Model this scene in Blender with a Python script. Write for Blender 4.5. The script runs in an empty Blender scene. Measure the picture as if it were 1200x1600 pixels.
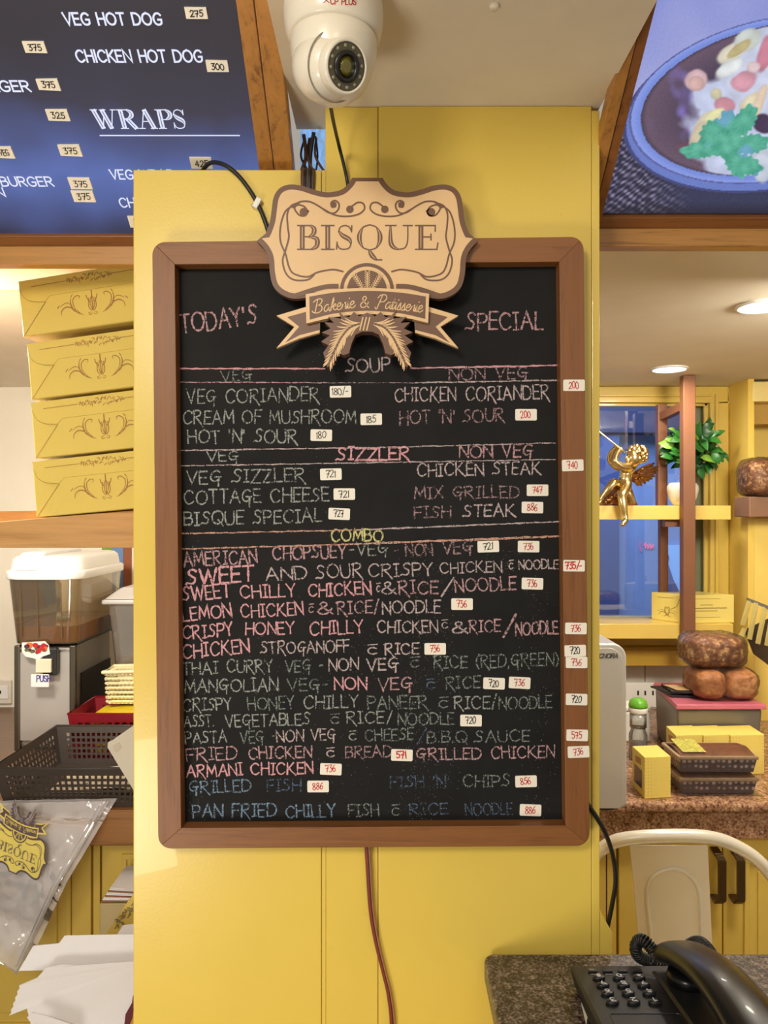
import bpy, bmesh, math, random
import numpy as np
from mathutils import Vector, Matrix, noise as mnoise
PI = math.pi
R = math.radians
random.seed(7)
sc = bpy.context.scene
col = sc.collection
H = 1.55                      # eye height of the photographer

# ------------------------------------------------------------------ camera
cd = bpy.data.cameras.new('camera'); cam = bpy.data.objects.new('camera', cd); col.objects.link(cam)
cd.sensor_fit = 'VERTICAL'; cd.sensor_height = 36.0; cd.sensor_width = 27.0; cd.lens = 27.0
cd.clip_start = 0.02; cd.clip_end = 60
cam.location = (0, 0, H); cam.rotation_euler = (PI/2, 0, 0)
sc.camera = cam

# ------------------------------------------------------------------ world, exposure, lights
w = bpy.data.worlds.new('world'); sc.world = w; w.use_nodes = True
w.node_tree.nodes['Background'].inputs[0].default_value = (1.0, 0.92, 0.80, 1)
w.node_tree.nodes['Background'].inputs[1].default_value = 0.42
sc.view_settings.view_transform = 'Standard'; sc.view_settings.look = 'None'
sc.view_settings.gamma = 1.0; sc.view_settings.use_curve_mapping = False
sc.view_settings.exposure = -0.08

def area(name, loc, target, size, power, color, size_y=None, spread=None):
    l = bpy.data.lights.new(name, 'AREA'); l.energy = power; l.color = color; l.size = size
    if size_y: l.shape = 'RECTANGLE'; l.size_y = size_y
    if spread: l.spread = spread
    o = bpy.data.objects.new(name, l); col.objects.link(o); o.location = loc
    d = Vector(target) - Vector(loc); o.rotation_euler = d.to_track_quat('-Z', 'Y').to_euler()
    return o
WARM = (1.0, 0.91, 0.76)
sc.cycles.transparent_max_bounces = 16
area('shop_ceiling_lamp', (-0.55, -0.55, 2.12), (-0.1, 0.95, 1.4), 0.30, 13, WARM)
area('shop_ceiling_lamp', (0.35, -1.3, 2.3), (0.0, 0.95, 1.2), 0.5, 5.5, WARM)
area('display_case_lamp', (-0.75, -0.15, 0.75), (-0.1, 0.95, 1.5), 0.35, 8.5, (1.0, 0.92, 0.80))
area('aisle_lamp_left', (-0.9, 1.25, 1.93), (-0.85, 2.1, 0.9), 0.25, 22, (1.0, 0.95, 0.86))
area('aisle_lamp_right', (0.95, 1.35, 1.93), (0.9, 2.2, 1.0), 0.25, 14, (1.0, 0.92, 0.76))
area('street_light_behind_window', (0.9, 3.2, 2.6), (0.9, 4.2, 1.3), 1.0, 60, (0.68, 0.80, 1.0))

# ------------------------------------------------------------------ helpers
def P(px, py, Y):
    """a point of the room at distance Y that the photograph shows at pixel (px, py)"""
    return Vector(((px-600)/1200*Y, Y, H-(py-800)/1200*Y))
def PZ(px, py, z):
    return P(px, py, (H-z)*1200/(py-800))

def link(o): col.objects.link(o); return o
def tag(o, label=None, cat=None, group=None, kind=None):
    if label: o['label'] = label
    if cat: o['category'] = cat
    if group: o['group'] = group
    if kind: o['kind'] = kind
    return o
def thing(name, label, cat, loc, group=None):
    o = bpy.data.objects.new(name, None); o.location = loc; o.empty_display_size = .02
    return tag(link(o), label, cat, group)

def worldloc(o):
    v = Vector(o.location)
    while o.parent: o = o.parent; v += Vector(o.location)
    return v

class MB:
    def __init__(s): s.v = []; s.f = []
    def add(s, vs, fs):
        n = len(s.v); s.v += [tuple(v) for v in vs]; s.f += [tuple(i+n for i in f) for f in fs]; return s
    def hexa(s, p):    # p: 8 points, bottom 4 ccw then top 4
        return s.add(p, [(3,2,1,0),(4,5,6,7),(0,1,5,4),(1,2,6,5),(2,3,7,6),(3,0,4,7)])
    def box(s, x0, x1, y0, y1, z0, z1):
        return s.hexa([(x0,y0,z0),(x1,y0,z0),(x1,y1,z0),(x0,y1,z0),(x0,y0,z1),(x1,y0,z1),(x1,y1,z1),(x0,y1,z1)])
    def slab(s, quad, n):   # quad of 4 points extruded by vector n
        n = Vector(n); q = [Vector(p) for p in quad]
        return s.hexa(q + [p+n for p in q])
    def prism(s, poly, n):  # planar polygon (3D points) extruded by n
        n = Vector(n); q = [Vector(p) for p in poly]; k = len(q)
        fs = [tuple(range(k))[::-1], tuple(range(k, 2*k))] + [(i, (i+1) % k, k+(i+1) % k, k+i) for i in range(k)]
        return s.add(q+[p+n for p in q], fs)
    def poly(s, pts): return s.add(pts, [tuple(range(len(pts)))])
    def tube(s, path, r, seg=10, cap=True, closed=False):
        path = [Vector(p) for p in path]; n = len(path)
        rr = r if isinstance(r, (list, tuple)) else [r]*n
        t0 = (path[1]-path[0]).normalized()
        up = Vector((0,0,1)) if abs(t0.z) < .9 else Vector((1,0,0))
        nrm = t0.cross(up).normalized(); vs = []
        for i in range(n):
            if closed: t = (path[(i+1) % n]-path[i-1]).normalized()
            else: t = (path[min(i+1, n-1)]-path[max(i-1, 0)])
            t = t.normalized() if t.length > 1e-9 else t0
            nrm = (nrm - t*nrm.dot(t)).normalized(); b = t.cross(nrm)
            for k in range(seg):
                a = 2*PI*k/seg; vs.append(path[i] + (nrm*math.cos(a)+b*math.sin(a))*rr[i])
        fs = []
        for i in range(n if closed else n-1):
            j = (i+1) % n
            for k in range(seg):
                l = (k+1) % seg; fs.append((i*seg+k, i*seg+l, j*seg+l, j*seg+k))
        if cap and not closed:
            fs.append(tuple(range(seg))[::-1]); fs.append(tuple((n-1)*seg+k for k in range(seg)))
        return s.add(vs, fs)
    def lathe(s, c, prof, seg=28, axis=(0,0,1), cap=True):
        c = Vector(c); ax = Vector(axis).normalized()
        u = ax.orthogonal().normalized(); v = ax.cross(u); vs = []
        for r, h in prof:
            for k in range(seg):
                a = 2*PI*k/seg; vs.append(c + ax*h + (u*math.cos(a)+v*math.sin(a))*max(r, 1e-5))
        fs = []
        for i in range(len(prof)-1):
            for k in range(seg):
                l = (k+1) % seg; fs.append((i*seg+k, i*seg+l, (i+1)*seg+l, (i+1)*seg+k))
        if cap:
            fs.append(tuple(range(seg))[::-1]); fs.append(tuple((len(prof)-1)*seg+k for k in range(seg)))
        return s.add(vs, fs)
    def ball(s, c, r, seg=14, rings=8, m=None):
        c = Vector(c); rx, ry, rz = r if isinstance(r, (tuple, list)) else (r, r, r); vs = []; fs = []
        for i in range(rings+1):
            th = PI*i/rings
            for k in range(seg):
                a = 2*PI*k/seg
                q = Vector((rx*math.sin(th)*math.cos(a), ry*math.sin(th)*math.sin(a), rz*math.cos(th)))
                if m: q = m @ q
                vs.append(c+q)
        for i in range(rings):
            for k in range(seg):
                l = (k+1) % seg; fs.append((i*seg+k, (i+1)*seg+k, (i+1)*seg+l, i*seg+l))
        return s.add(vs, fs)
    def build(s, name, m, parent=None, smooth=False, bevel=0, bseg=2, solid=0, subsurf=0):
        if not s.v: return None
        base = worldloc(parent) if parent else Vector((0,0,0))
        if parent is None:
            a = np.array(s.v); base = Vector(((a[:,0].min()+a[:,0].max())/2, (a[:,1].min()+a[:,1].max())/2, a[:,2].min()))
        me = bpy.data.meshes.new(name); me.from_pydata([tuple(Vector(v)-base) for v in s.v], [], s.f); me.update()
        bm = bmesh.new(); bm.from_mesh(me)
        bmesh.ops.remove_doubles(bm, verts=bm.verts, dist=1e-6)
        bmesh.ops.recalc_face_normals(bm, faces=bm.faces)
        bm.to_mesh(me); bm.free()
        if smooth:
            for p in me.polygons: p.use_smooth = True
        if m: me.materials.append(m)
        o = link(bpy.data.objects.new(name, me))
        if parent: o.parent = parent
        else: o.location = base
        if bevel:
            b = o.modifiers.new('bevel', 'BEVEL'); b.width = bevel; b.segments = bseg; b.limit_method = 'ANGLE'; b.angle_limit = R(40)
        if solid:
            b = o.modifiers.new('solid', 'SOLIDIFY'); b.thickness = solid; b.offset = 0
        if subsurf:
            b = o.modifiers.new('sub', 'SUBSURF'); b.levels = subsurf; b.render_levels = subsurf
        return o
def bx(name, m, parent, *a, **k): return MB().box(*a).build(name, m, parent, **k)

def catmull(pts, k=6, closed=False):
    pts = [Vector(p) for p in pts]; n = len(pts)
    if n < 3 and not closed: return pts
    out = []
    for i in range(n if closed else n-1):
        g = (lambda j: pts[j % n]) if closed else (lambda j: pts[max(0, min(n-1, j))])
        p0, p1, p2, p3 = g(i-1), g(i), g(i+1), g(i+2)
        for q in range(k):
            t = q/k
            out.append(.5*((2*p1)+(p2-p0)*t+(2*p0-5*p1+4*p2-p3)*t*t+(3*p1-p0-3*p2+p3)*t**3))
    if not closed: out.append(pts[-1])
    return out

# ------------------------------------------------------------------ materials
class NT:
    def __init__(s, name):
        s.m = bpy.data.materials.new(name); s.m.use_nodes = True; s.t = s.m.node_tree; s.n = s.t.nodes
        s.b = s.n['Principled BSDF']; s.out = s.n['Material Output']
    def new(s, typ, **k):
        n = s.n.new(typ)
        for a, v in k.items(): setattr(n, a, v)
        return n
    def l(s, a, b): s.t.links.new(a, b)
    def coord(s, scale=(1,1,1), rot=(0,0,0), kind='Object'):
        tc = s.new('ShaderNodeTexCoord'); mp = s.new('ShaderNodeMapping')
        mp.inputs['Scale'].default_value = scale; mp.inputs['Rotation'].default_value = rot
        s.l(tc.outputs[kind], mp.inputs[0]); return mp.outputs[0]
    def noise(s, co, scale, detail=4, rough=.55, dist=0):
        n = s.new('ShaderNodeTexNoise'); n.inputs['Scale'].default_value = scale; n.inputs['Detail'].default_value = detail
        n.inputs['Roughness'].default_value = rough; n.inputs['Distortion'].default_value = dist
        s.l(co, n.inputs['Vector']); return n.outputs[0]
    def ramp(s, fac, stops):
        r = s.new('ShaderNodeValToRGB'); e = r.color_ramp.elements
        while len(e) < len(stops): e.new(.5)
        for q, (p, c) in zip(e, stops):
            q.position = p; q.color = tuple(c)+(1,) if len(c) == 3 else c
        s.l(fac, r.inputs[0]); return r.outputs[0]
    def bump(s, h, strength=.2, dist=.001):
        b = s.new('ShaderNodeBump'); b.inputs['Strength'].default_value = strength; b.inputs['Distance'].default_value = dist
        s.l(h, b.inputs['Height']); s.l(b.outputs[0], s.b.inputs['Normal'])
    def set(s, **k):
        for a, v in k.items(): s.b.inputs[a.replace('_', ' ')].default_value = v
def rgb(r, g, b):
    f = lambda c: ((c/255+.055)/1.055)**2.4 if c > 10 else c/255/12.92
    return (f(r), f(g), f(b))
def mul(c, k): return tuple(min(1, x*k) for x in c)

def M(name, c, rough=.5, metal=0, var=.12, vs=8, bump=0, bs=300, coat=0, emit=0, spec=.5):
    t = NT(name); t.set(Roughness=rough, Metallic=metal)
    t.b.inputs['Coat Weight'].default_value = coat; t.b.inputs['Specular IOR Level'].default_value = spec
    co = t.coord()
    if var:
        n = t.noise(co, vs); c0 = t.ramp(n, [(.3, mul(c, 1-var)), (.7, mul(c, 1+var*.6))])
        t.l(c0, t.b.inputs['Base Color'])
    else: t.b.inputs['Base Color'].default_value = tuple(c)+(1,)
    if bump: t.bump(t.noise(co, bs, 2), bump, .0006)
    if emit:
        t.b.inputs['Emission Color'].default_value = tuple(c)+(1,); t.b.inputs['Emission Strength'].default_value = emit
    return t.m
def WOOD(name, c1, c2, axis='x', rough=.4, coat=.2, k=1.0, knots=True):
    t = NT(name); t.set(Roughness=rough); t.b.inputs['Coat Weight'].default_value = coat; t.b.inputs['Coat Roughness'].default_value = .25
    s = {'x': (1.2, 22, 22), 'y': (22, 1.2, 22), 'z': (22, 22, 1.2)}[axis]
    co = t.coord(tuple(v*k for v in s))
    n = t.noise(co, 3.0, 6, .65, 1.2); co2 = t.coord(tuple(v*k*4 for v in s)); n2 = t.noise(co2, 4, 3, .6)
    mx = t.new('ShaderNodeMath', operation='ADD'); m2 = t.new('ShaderNodeMath', operation='MULTIPLY'); m2.inputs[1].default_value = .35
    t.l(n2, m2.inputs[0]); t.l(n, mx.inputs[0]); t.l(m2.outputs[0], mx.inputs[1])
    t.l(t.ramp(mx.outputs[0], [(.42, c2), (.62, mul(c1, .85)), (.85, c1)]), t.b.inputs['Base Color'])
    t.bump(mx.outputs[0], .25, .0006); return t.m
def GRANITE(name, cs, scale=60, rough=.25):
    t = NT(name); t.set(Roughness=rough); co = t.coord()
    n1 = t.noise(co, scale, 4, .7, .1); n2 = t.noise(co, scale*3.2, 3, .6); mm = t.new('ShaderNodeMix', data_type='FLOAT'); mm.inputs[0].default_value = .55
    t.l(n1, mm.inputs[2]); t.l(n2, mm.inputs[3]); n = mm.outputs[0]
    t.l(t.ramp(n, cs), t.b.inputs['Base Color']); t.bump(n, .08, .0004); return t.m
def FILM(name, tint=(1,1,1), white=.06, gloss=.18, rough=.12, bump=.6, bs=25, wcol=(1,1,1), dist=.01):
    """clear or milky plastic film: transparent, with a share of gloss and of milky diffuse"""
    t = NT(name); t.n.remove(t.b)
    tr = t.new('ShaderNodeBsdfTransparent'); tr.inputs[0].default_value = tuple(tint)+(1,)
    gl = t.new('ShaderNodeBsdfGlossy'); gl.inputs['Roughness'].default_value = rough
    df = t.new('ShaderNodeBsdfDiffuse'); df.inputs[0].default_value = tuple(wcol)+(1,)
    m1 = t.new('ShaderNodeMixShader'); m1.inputs[0].default_value = white
    m2 = t.new('ShaderNodeMixShader')
    fr = t.new('ShaderNodeFresnel'); fr.inputs[0].default_value = 1.45
    ad = t.new('ShaderNodeMath', operation='ADD', use_clamp=True); ad.inputs[1].default_value = gloss*.3
    mu = t.new('ShaderNodeMath', operation='MULTIPLY'); mu.inputs[1].default_value = 1+gloss*3
    if bump:
        co = t.coord(); b = t.new('ShaderNodeBump'); b.inputs['Strength'].default_value = bump; b.inputs['Distance'].default_value = dist
        t.l(t.noise(co, bs, 3, .5, .8), b.inputs['Height'])
        t.l(b.outputs[0], gl.inputs['Normal']); t.l(b.outputs[0], fr.inputs['Normal'])
    t.l(fr.outputs[0], mu.inputs[0]); t.l(mu.outputs[0], ad.inputs[0])
    t.l(tr.outputs[0], m1.inputs[1]); t.l(df.outputs[0], m1.inputs[2])
    t.l(ad.outputs[0], m2.inputs[0]); t.l(m1.outputs[0], m2.inputs[1]); t.l(gl.outputs[0], m2.inputs[2])
    t.l(m2.outputs[0], t.out.inputs[0]); return t.m
def CHALK(name, c, dens=.5, dim=1.0):
    """chalk dust: grains that cover only part of the slate"""
    t = NT(name); t.set(Roughness=.95); t.b.inputs['Base Color'].default_value = tuple(mul(c, dim))+(1,)
    t.b.inputs['Specular IOR Level'].default_value = 0
    co = t.coord(); n = t.noise(co, 700, 2, .6); n2 = t.noise(co, 130, 2, .5)
    ad = t.new('ShaderNodeMath', operation='MULTIPLY_ADD'); t.l(n2, ad.inputs[0]); ad.inputs[1].default_value = .35; t.l(n, ad.inputs[2])
    mr = t.new('ShaderNodeMapRange'); th = .70-dens*.32; mr.inputs['From Min'].default_value = th; mr.inputs['From Max'].default_value = th+.14
    t.l(ad.outputs[0], mr.inputs[0]); mu = t.new('ShaderNodeMath', operation='MULTIPLY'); mu.inputs[1].default_value = .55+.4*dens
    t.l(mr.outputs[0], mu.inputs[0]); t.l(mu.outputs[0], t.b.inputs['Alpha']); return t.m

def YELLOW(name, c, rough=.32, bump=.12, dirt=.18):
    t = NT(name); t.set(Roughness=rough); t.b.inputs['Coat Weight'].default_value = .15
    co = t.coord(); n = t.noise(co, 5, 6, .6); n2 = t.noise(co, 90, 6, .75)
    a = t.ramp(n, [(.3, mul(c, .93)), (.7, c)])
    b = t.ramp(n2, [(.27, mul(rgb(140,104,40), 1)), (.33, (1,1,1))])
    mx = t.new('ShaderNodeMix', data_type='RGBA', blend_type='MULTIPLY'); mx.inputs[0].default_value = dirt
    t.l(a, mx.inputs[6]); t.l(b, mx.inputs[7]); t.l(mx.outputs[2], t.b.inputs['Base Color'])
    t.bump(t.noise(co, 260, 2), bump, .0006); return t.m
Y_ = rgb(226, 186, 62)
m_col = YELLOW('yellow_enamel', rgb(230, 200, 90), .32, .16, .32)
m_cab = YELLOW('yellow_cabinet_paint', rgb(234, 202, 96), .38, .05)
m_frame = YELLOW('yellow_window_paint', rgb(218, 188, 88), .4, .05)
m_shelfy = YELLOW('yellow_shelf_paint', rgb(226, 194, 98), .4, .03)
m_plaster = M('beige_plaster', rgb(240, 228, 206), .8, var=.08, vs=6, bump=.5, bs=60)
m_ceil = M('cream_ceiling_paint', rgb(232, 222, 204), .75, var=.04)
m_white = M('white_wall_paint', rgb(240, 232, 214), .8, var=.03)
m_ceilw = M('white_plaster', rgb(245, 240, 228), .8, var=.05, vs=25, bump=.4, bs=80)
m_pine = WOOD('varnished_pine', rgb(190, 132, 64), rgb(122, 74, 32), 'y')
m_pinex = WOOD('varnished_pine_rail', rgb(192, 136, 64), rgb(124, 78, 32), 'x')
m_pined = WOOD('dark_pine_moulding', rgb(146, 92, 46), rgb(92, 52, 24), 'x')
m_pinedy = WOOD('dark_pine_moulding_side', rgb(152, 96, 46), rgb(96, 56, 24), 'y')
m_shelf = WOOD('honey_pine_shelf', rgb(212, 160, 96), rgb(172, 116, 58), 'x', k=.8)
m_fr_v = WOOD('brown_board_frame_stile', rgb(136, 84, 40), rgb(104, 60, 26), 'z', .5, .04, k=1.3)
m_fr_h = WOOD('brown_board_frame_rail', rgb(140, 88, 42), rgb(108, 64, 28), 'x', .5, .04, k=1.3)
m_oak = WOOD('oak_counter_edge', rgb(170, 118, 62), rgb(104, 66, 30), 'x', .45, .1, k=.6)
m_walnut = WOOD('brown_worktop', rgb(118, 84, 62), rgb(78, 54, 40), 'x', .35, .2, k=.5)
m_floor = M('grey_floor_tile', rgb(120, 108, 92), .4, var=.1)
m_post = M('copper_brown_post', rgb(130, 84, 56), .45, .05, var=.1)
m_black = M('black_plastic', (.012,.012,.013), .35, var=0)
m_cable = M('black_cable', (.01,.01,.01), .4, var=0)
m_whitep = M('white_plastic', rgb(236, 234, 228), .35, var=.02)
m_steel = M('brushed_steel', rgb(190, 186, 178), .35, .85, var=.06)
m_gold = M('gold_leaf', rgb(222, 198, 142), .27, 1.0, var=.2, vs=60)
m_golddark = M('aged_gold', rgb(156, 106, 60), .4, .9, var=.35, vs=80)
# ------------------------------------------------------------------ stroke lettering
# each glyph: width | strokes in a 0..10 box; ~ marks a smooth stroke
G = {
'A': '8|0,0 4,10 8,0;1.5,3.8 6.5,3.8', 'B': '6.5|0,0 0,10;~0,10 4.5,9.7 5.7,7.7 4.4,5.6 0,5.2;~0,5.2 5.4,5 6.6,2.7 5,.3 0,0',
'C': '8|~7.6,8.2 6,9.7 3.4,9.7 .8,7.4 .3,4.4 1.8,1 4.6,0 7.6,1.6', 'D': '7.6|0,0 0,10;~0,10 4.4,9.6 7.2,7 7.3,3.4 4.6,.4 0,0',
'E': '5.6|5.6,10 0,10 0,0 5.6,0;0,5.2 4.8,5.2', 'F': '5.6|5.6,10 0,10 0,0;0,5.2 4.8,5.2',
'G': '8|~7.6,8.4 5.8,9.8 3,9.5 .7,7 .4,3.6 2,.7 4.8,0 7.4,1.2 7.8,4.4;7.8,4.4 4.8,4.4', 'H': '7|0,0 0,10;7,0 7,10;0,5.2 7,5.2',
'I': '1|.5,0 .5,10', 'J': '5|~4.5,10 4.5,2.5 2.5,0 .2,1.5', 'K': '6.6|0,0 0,10;6.3,10 .2,4.4;1.8,5.8 6.8,0', 'L': '5.2|0,10 0,0 5.2,0',
'M': '9|0,0 1,10 4.5,2.6 8,10 9,0', 'N': '7.2|0,0 0,10 7.2,0 7.2,10', 'O': '9|~4.5,10 1.4,8.6 0,5 1.4,1.4 4.5,0 7.6,1.4 9,5 7.6,8.6 4.5,10',
'P': '6|0,0 0,10;~0,10 4.8,9.7 6.2,7.5 4.8,5 0,4.6', 'Q': '9|~4.5,10 1.4,8.6 0,5 1.4,1.4 4.5,0 7.6,1.4 9,5 7.6,8.6 4.5,10;5,3 8.8,-1.5',
'R': '6.4|0,0 0,10;~0,10 4.8,9.7 6.2,7.6 4.8,5.2 0,4.8;3,5 6.8,0', 'S': '6|~5.6,8.4 4.4,9.7 2.2,9.8 .5,8.2 .9,6.1 3.2,5 5.4,3.8 5.7,1.8 4,.2 1.6,.2 0,1.8',
'T': '6.6|0,10 6.6,10;3.3,10 3.3,0', 'U': '7|~0,10 0,3.6 1.2,.7 3.5,0 5.8,.7 7,3.6 7,10', 'V': '7.4|0,10 3.7,0 7.4,10', 'W': '11|0,10 2.8,0 5.5,9 8.2,0 11,10',
'X': '7|0,0 7,10;0,10 7,0', 'Y': '7|0,10 3.5,5;7,10 3.5,5 3.5,0', 'Z': '6.6|0,10 6.6,10 0,0 6.6,0',
'0': '5.6|~2.8,10 .4,8 0,5 .5,1.8 2.8,0 5.1,1.8 5.6,5 5.2,8 2.8,10', '1': '2|.4,8 1.5,10 1.5,0', '2': '5.6|~.2,7.8 1.5,9.8 4,9.8 5.2,7.6 4,4.8 0,0;0,0 5.8,.3',
'3': '5|.3,9.8 4.8,10 2,6;~2,6 4.6,5.2 5,2.6 3,0 .2,.8', '4': '5.6|4.2,0 4.2,10 0,3 5.8,3', '5': '5.4|5.2,10 1,10 .7,5.6;~.7,5.6 3.6,6 5.2,3.8 4.2,.8 1.6,0 0,1.2',
'6': '5.4|~5,9.8 2.4,8.4 .3,4.6 .5,1.4 2.8,0 5.2,1.6 5,4.4 2.8,5.4 .4,3.4', '7': '5.6|0,9.2 .3,10 5.8,10 2.6,0;1.4,5 5.4,5.2',
'8': '5.4|~2.7,5.3 .5,7.2 1,9.4 2.8,10 4.8,9 4.6,6.8 2.7,5.3 .3,3.4 .4,1 2.8,0 5.2,1.2 4.9,3.6 2.7,5.3', '9': '5|~4.8,7 3.4,5.4 1,5.8 .2,8 1.6,10 3.8,9.8 4.8,7 4,3 2.6,0',
'/': '4|0,-1 4.4,11', '-': '4|.4,4.6 3.6,5', '.': '1|.2,0 .8,.4', ',': '1.4|.8,.8 .2,-1.6', "'": '1|.6,10 .3,7.8', '(': '3|~2.8,11 .6,7.6 .4,3.4 2.6,-.6', ')': '3|~.2,11 2.4,7.6 2.6,3.4 .4,-.6',
'&': '8|~7.6,0 2.4,6.4 1.8,8.6 3.2,10 4.8,8.8 4,6.6 .8,3.6 .6,1.2 2.6,0 5,1 7,4.6', '#': '6|2,0 3,10;4.4,0 5.4,10;.8,3.3 6,3.3;1.2,6.8 6.4,6.8', '*': '6|3,2 3,8;.6,3.6 5.4,6.4;.6,6.4 5.4,3.6',
'c': '6|~5.2,6 3,6.8 .8,5 .7,2 3,.2 5.6,1.4;.6,9.4 5.8,10',     # c with a bar: "with"
' ': '4.2|'}
CH = dict(G)                      # chalk capitals: barred I, curly R and S
CH['I'] = '3.4|1.8,0 1.8,10;0,10 3.6,10;0,0 3.4,.2'
CH['S'] = '6.6|~6.4,8.8 4.6,10 2.4,9.6 1.6,7.8 3,5.8 5.2,4.4 5.4,2.2 3.6,.6 .6,1.2 -.4,.6'
CH['R'] = '7.4|.2,0 .4,10;~-.6,9.4 3.6,10.2 6,9 5.4,6.4 1,5;1.4,5.2 5,1.6 7.8,-2.2'
CH['K'] = '7.6|0,0 .4,10;6,10 1,4.8;1.8,5.4 4.6,2 8,-.8'
CH['G'] = '8|~7,9 5,10 2.4,9 .5,6 .8,3 3,1.4 5.6,2.4 6.4,4.6;3.6,4.9 7.8,4.9;6.4,4.6 6,-2.4'
# script lettering, x height 5, sheared when drawn
SCR = {'B': '7|~1,0 2,5 3,10;~0,8 2,9.6 5,10 6,8.4 4.6,6 2.6,5.4 5.4,4.6 5.6,1.6 3,-.2 0,.4 -.8,1.6', 'P': '6.6|~1,-.6 1.6,3 3,10;~0,7.4 1.6,9.6 4.8,10.2 6.4,8 5,5.2 2.6,4.6;~1,-.6 .2,-1 -.6,.2',
'a': '4.2|~3.6,4.4 2.2,5 .6,3.4 .2,1.2 1.2,0 2.8,1.6 3.8,4.8 3.4,1 4.2,.2 5,1', 'k': '4.4|~.2,0 1,4 2.4,9.4 2.6,7.6 1.2,3.4;~1.2,2.6 3.4,4.8 3.8,3.4 2,2.6 3,.4 4.6,.8',
'e': '3.4|~.4,2 2.6,3.2 2.8,4.8 1.4,4.8 .2,2.2 1,.1 2.4,.2 3.8,1.6', 'r': '3.2|~-.2,1 1,4 1.4,5 1.2,4.2 2.6,4.6 2.4,1 3,.2 3.8,1', 'i': '2|~0,1.2 1.2,4.8 .8,1 1.4,.1 2.4,1.2;1.8,7.2 2,7.6',
't': '2.4|~.2,2 1.6,8 .8,1.2 1.4,.1 2.6,1.2;.2,5.2 2.8,5.2', 's': '3|~0,1 1.8,5.4 2,3 2.2,.8 .8,0 -.2,.8;~1.6,.2 2.6,.4 3.4,1.4', '&': G['&'], ' ': '3|'}
# display serif: t thin, T thick (inlined)
SER = {'B': '9|t0,10 6,10;t0,0 6.6,0;T2,10 2,0;t2,5.3 5,5.3;~T5.4,10 7.2,8.8 7,6.6 5,5.3;~T5,5.3 8.4,4.4 8.4,1.4 6,0', 'I': '4|t.3,10 4.3,10;t.3,0 4.3,0;T2.3,10 2.3,0',
'S': '6.6|~t6,8 5.2,9.4 3.4,10 1.6,9.2 1,7.6;~T1,7.6 2.6,5.8 5.2,4.2 6,2.4;~t6,2.4 5.2,.6 3,0 1.2,.6 .3,2.4;t.3,3 .1,.2;t6.3,9.8 6.2,7.4', 'Q': '10.6|~t5.3,10.3 2.4,9 1.2,5 2.4,1 5.3,-.3;~T2.5,9.1 1.5,7 1.2,5 1.5,3 2.5,.9;~T8.1,9.1 9.1,7 9.4,5 9.1,3 8.1,.9;~t5.3,10.3 8.2,9 9.4,5 8.2,1 5.3,-.3;~T5,-.2 6.2,-2.6 8,-4.4;t8,-4.4 10,-4.4',
'U': '10.4|t0,10 4,10;t7,10 10.4,10;~T1.9,10 1.9,3.6 2.8,1.2 4.8,0;~t4.8,0 7.4,.6 8.6,3.4 8.7,10', 'E': '8|t0,10 7.4,10;t0,0 8,0;T2,10 2,0;t2,5.2 5.8,5.2;t7.4,10 7.4,7.6;t8,0 8.4,2.6;t5.8,6.4 5.8,4',
'W': '13|t0,10 3.4,10;t5,10 8,10;t11,10 13.4,10;T1.6,10 4.4,0;t4.4,0 7,9;T6.2,10 9,0;t9,0 12,10', 'R': '9|t0,10 6,10;t0,0 4,0;T2,10 2,0;t2,5.2 5,5.2;~T5.4,10 7.4,8.6 7.2,6.6 5,5.2;T4.6,5.2 8.4,0;t8,0 9.4,0',
'A': '9.6|t4.6,10 1.4,0;T4.8,10 8.2,0;t2.6,3.8 6.4,3.8;t0,0 3,0;t6.4,0 9.8,0', 'P': '7.4|t0,10 6,10;t0,0 4,0;T2,10 2,0;t2,4.8 5,4.8;~T5.4,10 7.4,8.4 7.2,6.2 5,4.8'}
def glyph(s):
    w_, st = s.split('|'); out = []
    for q in st.split(';'):
        if not q: continue
        sm = q[0] == '~'; q = q.lstrip('~'); kind = ''
        if q[0] in 'tT': kind = q[0]; q = q[1:]
        pts = [Vector(tuple(map(float, p.split(',')))) for p in q.split()]
        out.append((kind, catmull(pts, 5) if sm else pts, sm))
    return float(w_), out
def sub(pts, step):
    o = [pts[0]]
    for a, b in zip(pts, pts[1:]):
        n = max(1, int((b-a).length/step))
        o += [a.lerp(b, (i+1)/n) for i in range(n)]
    return o
RC = [0]
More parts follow.
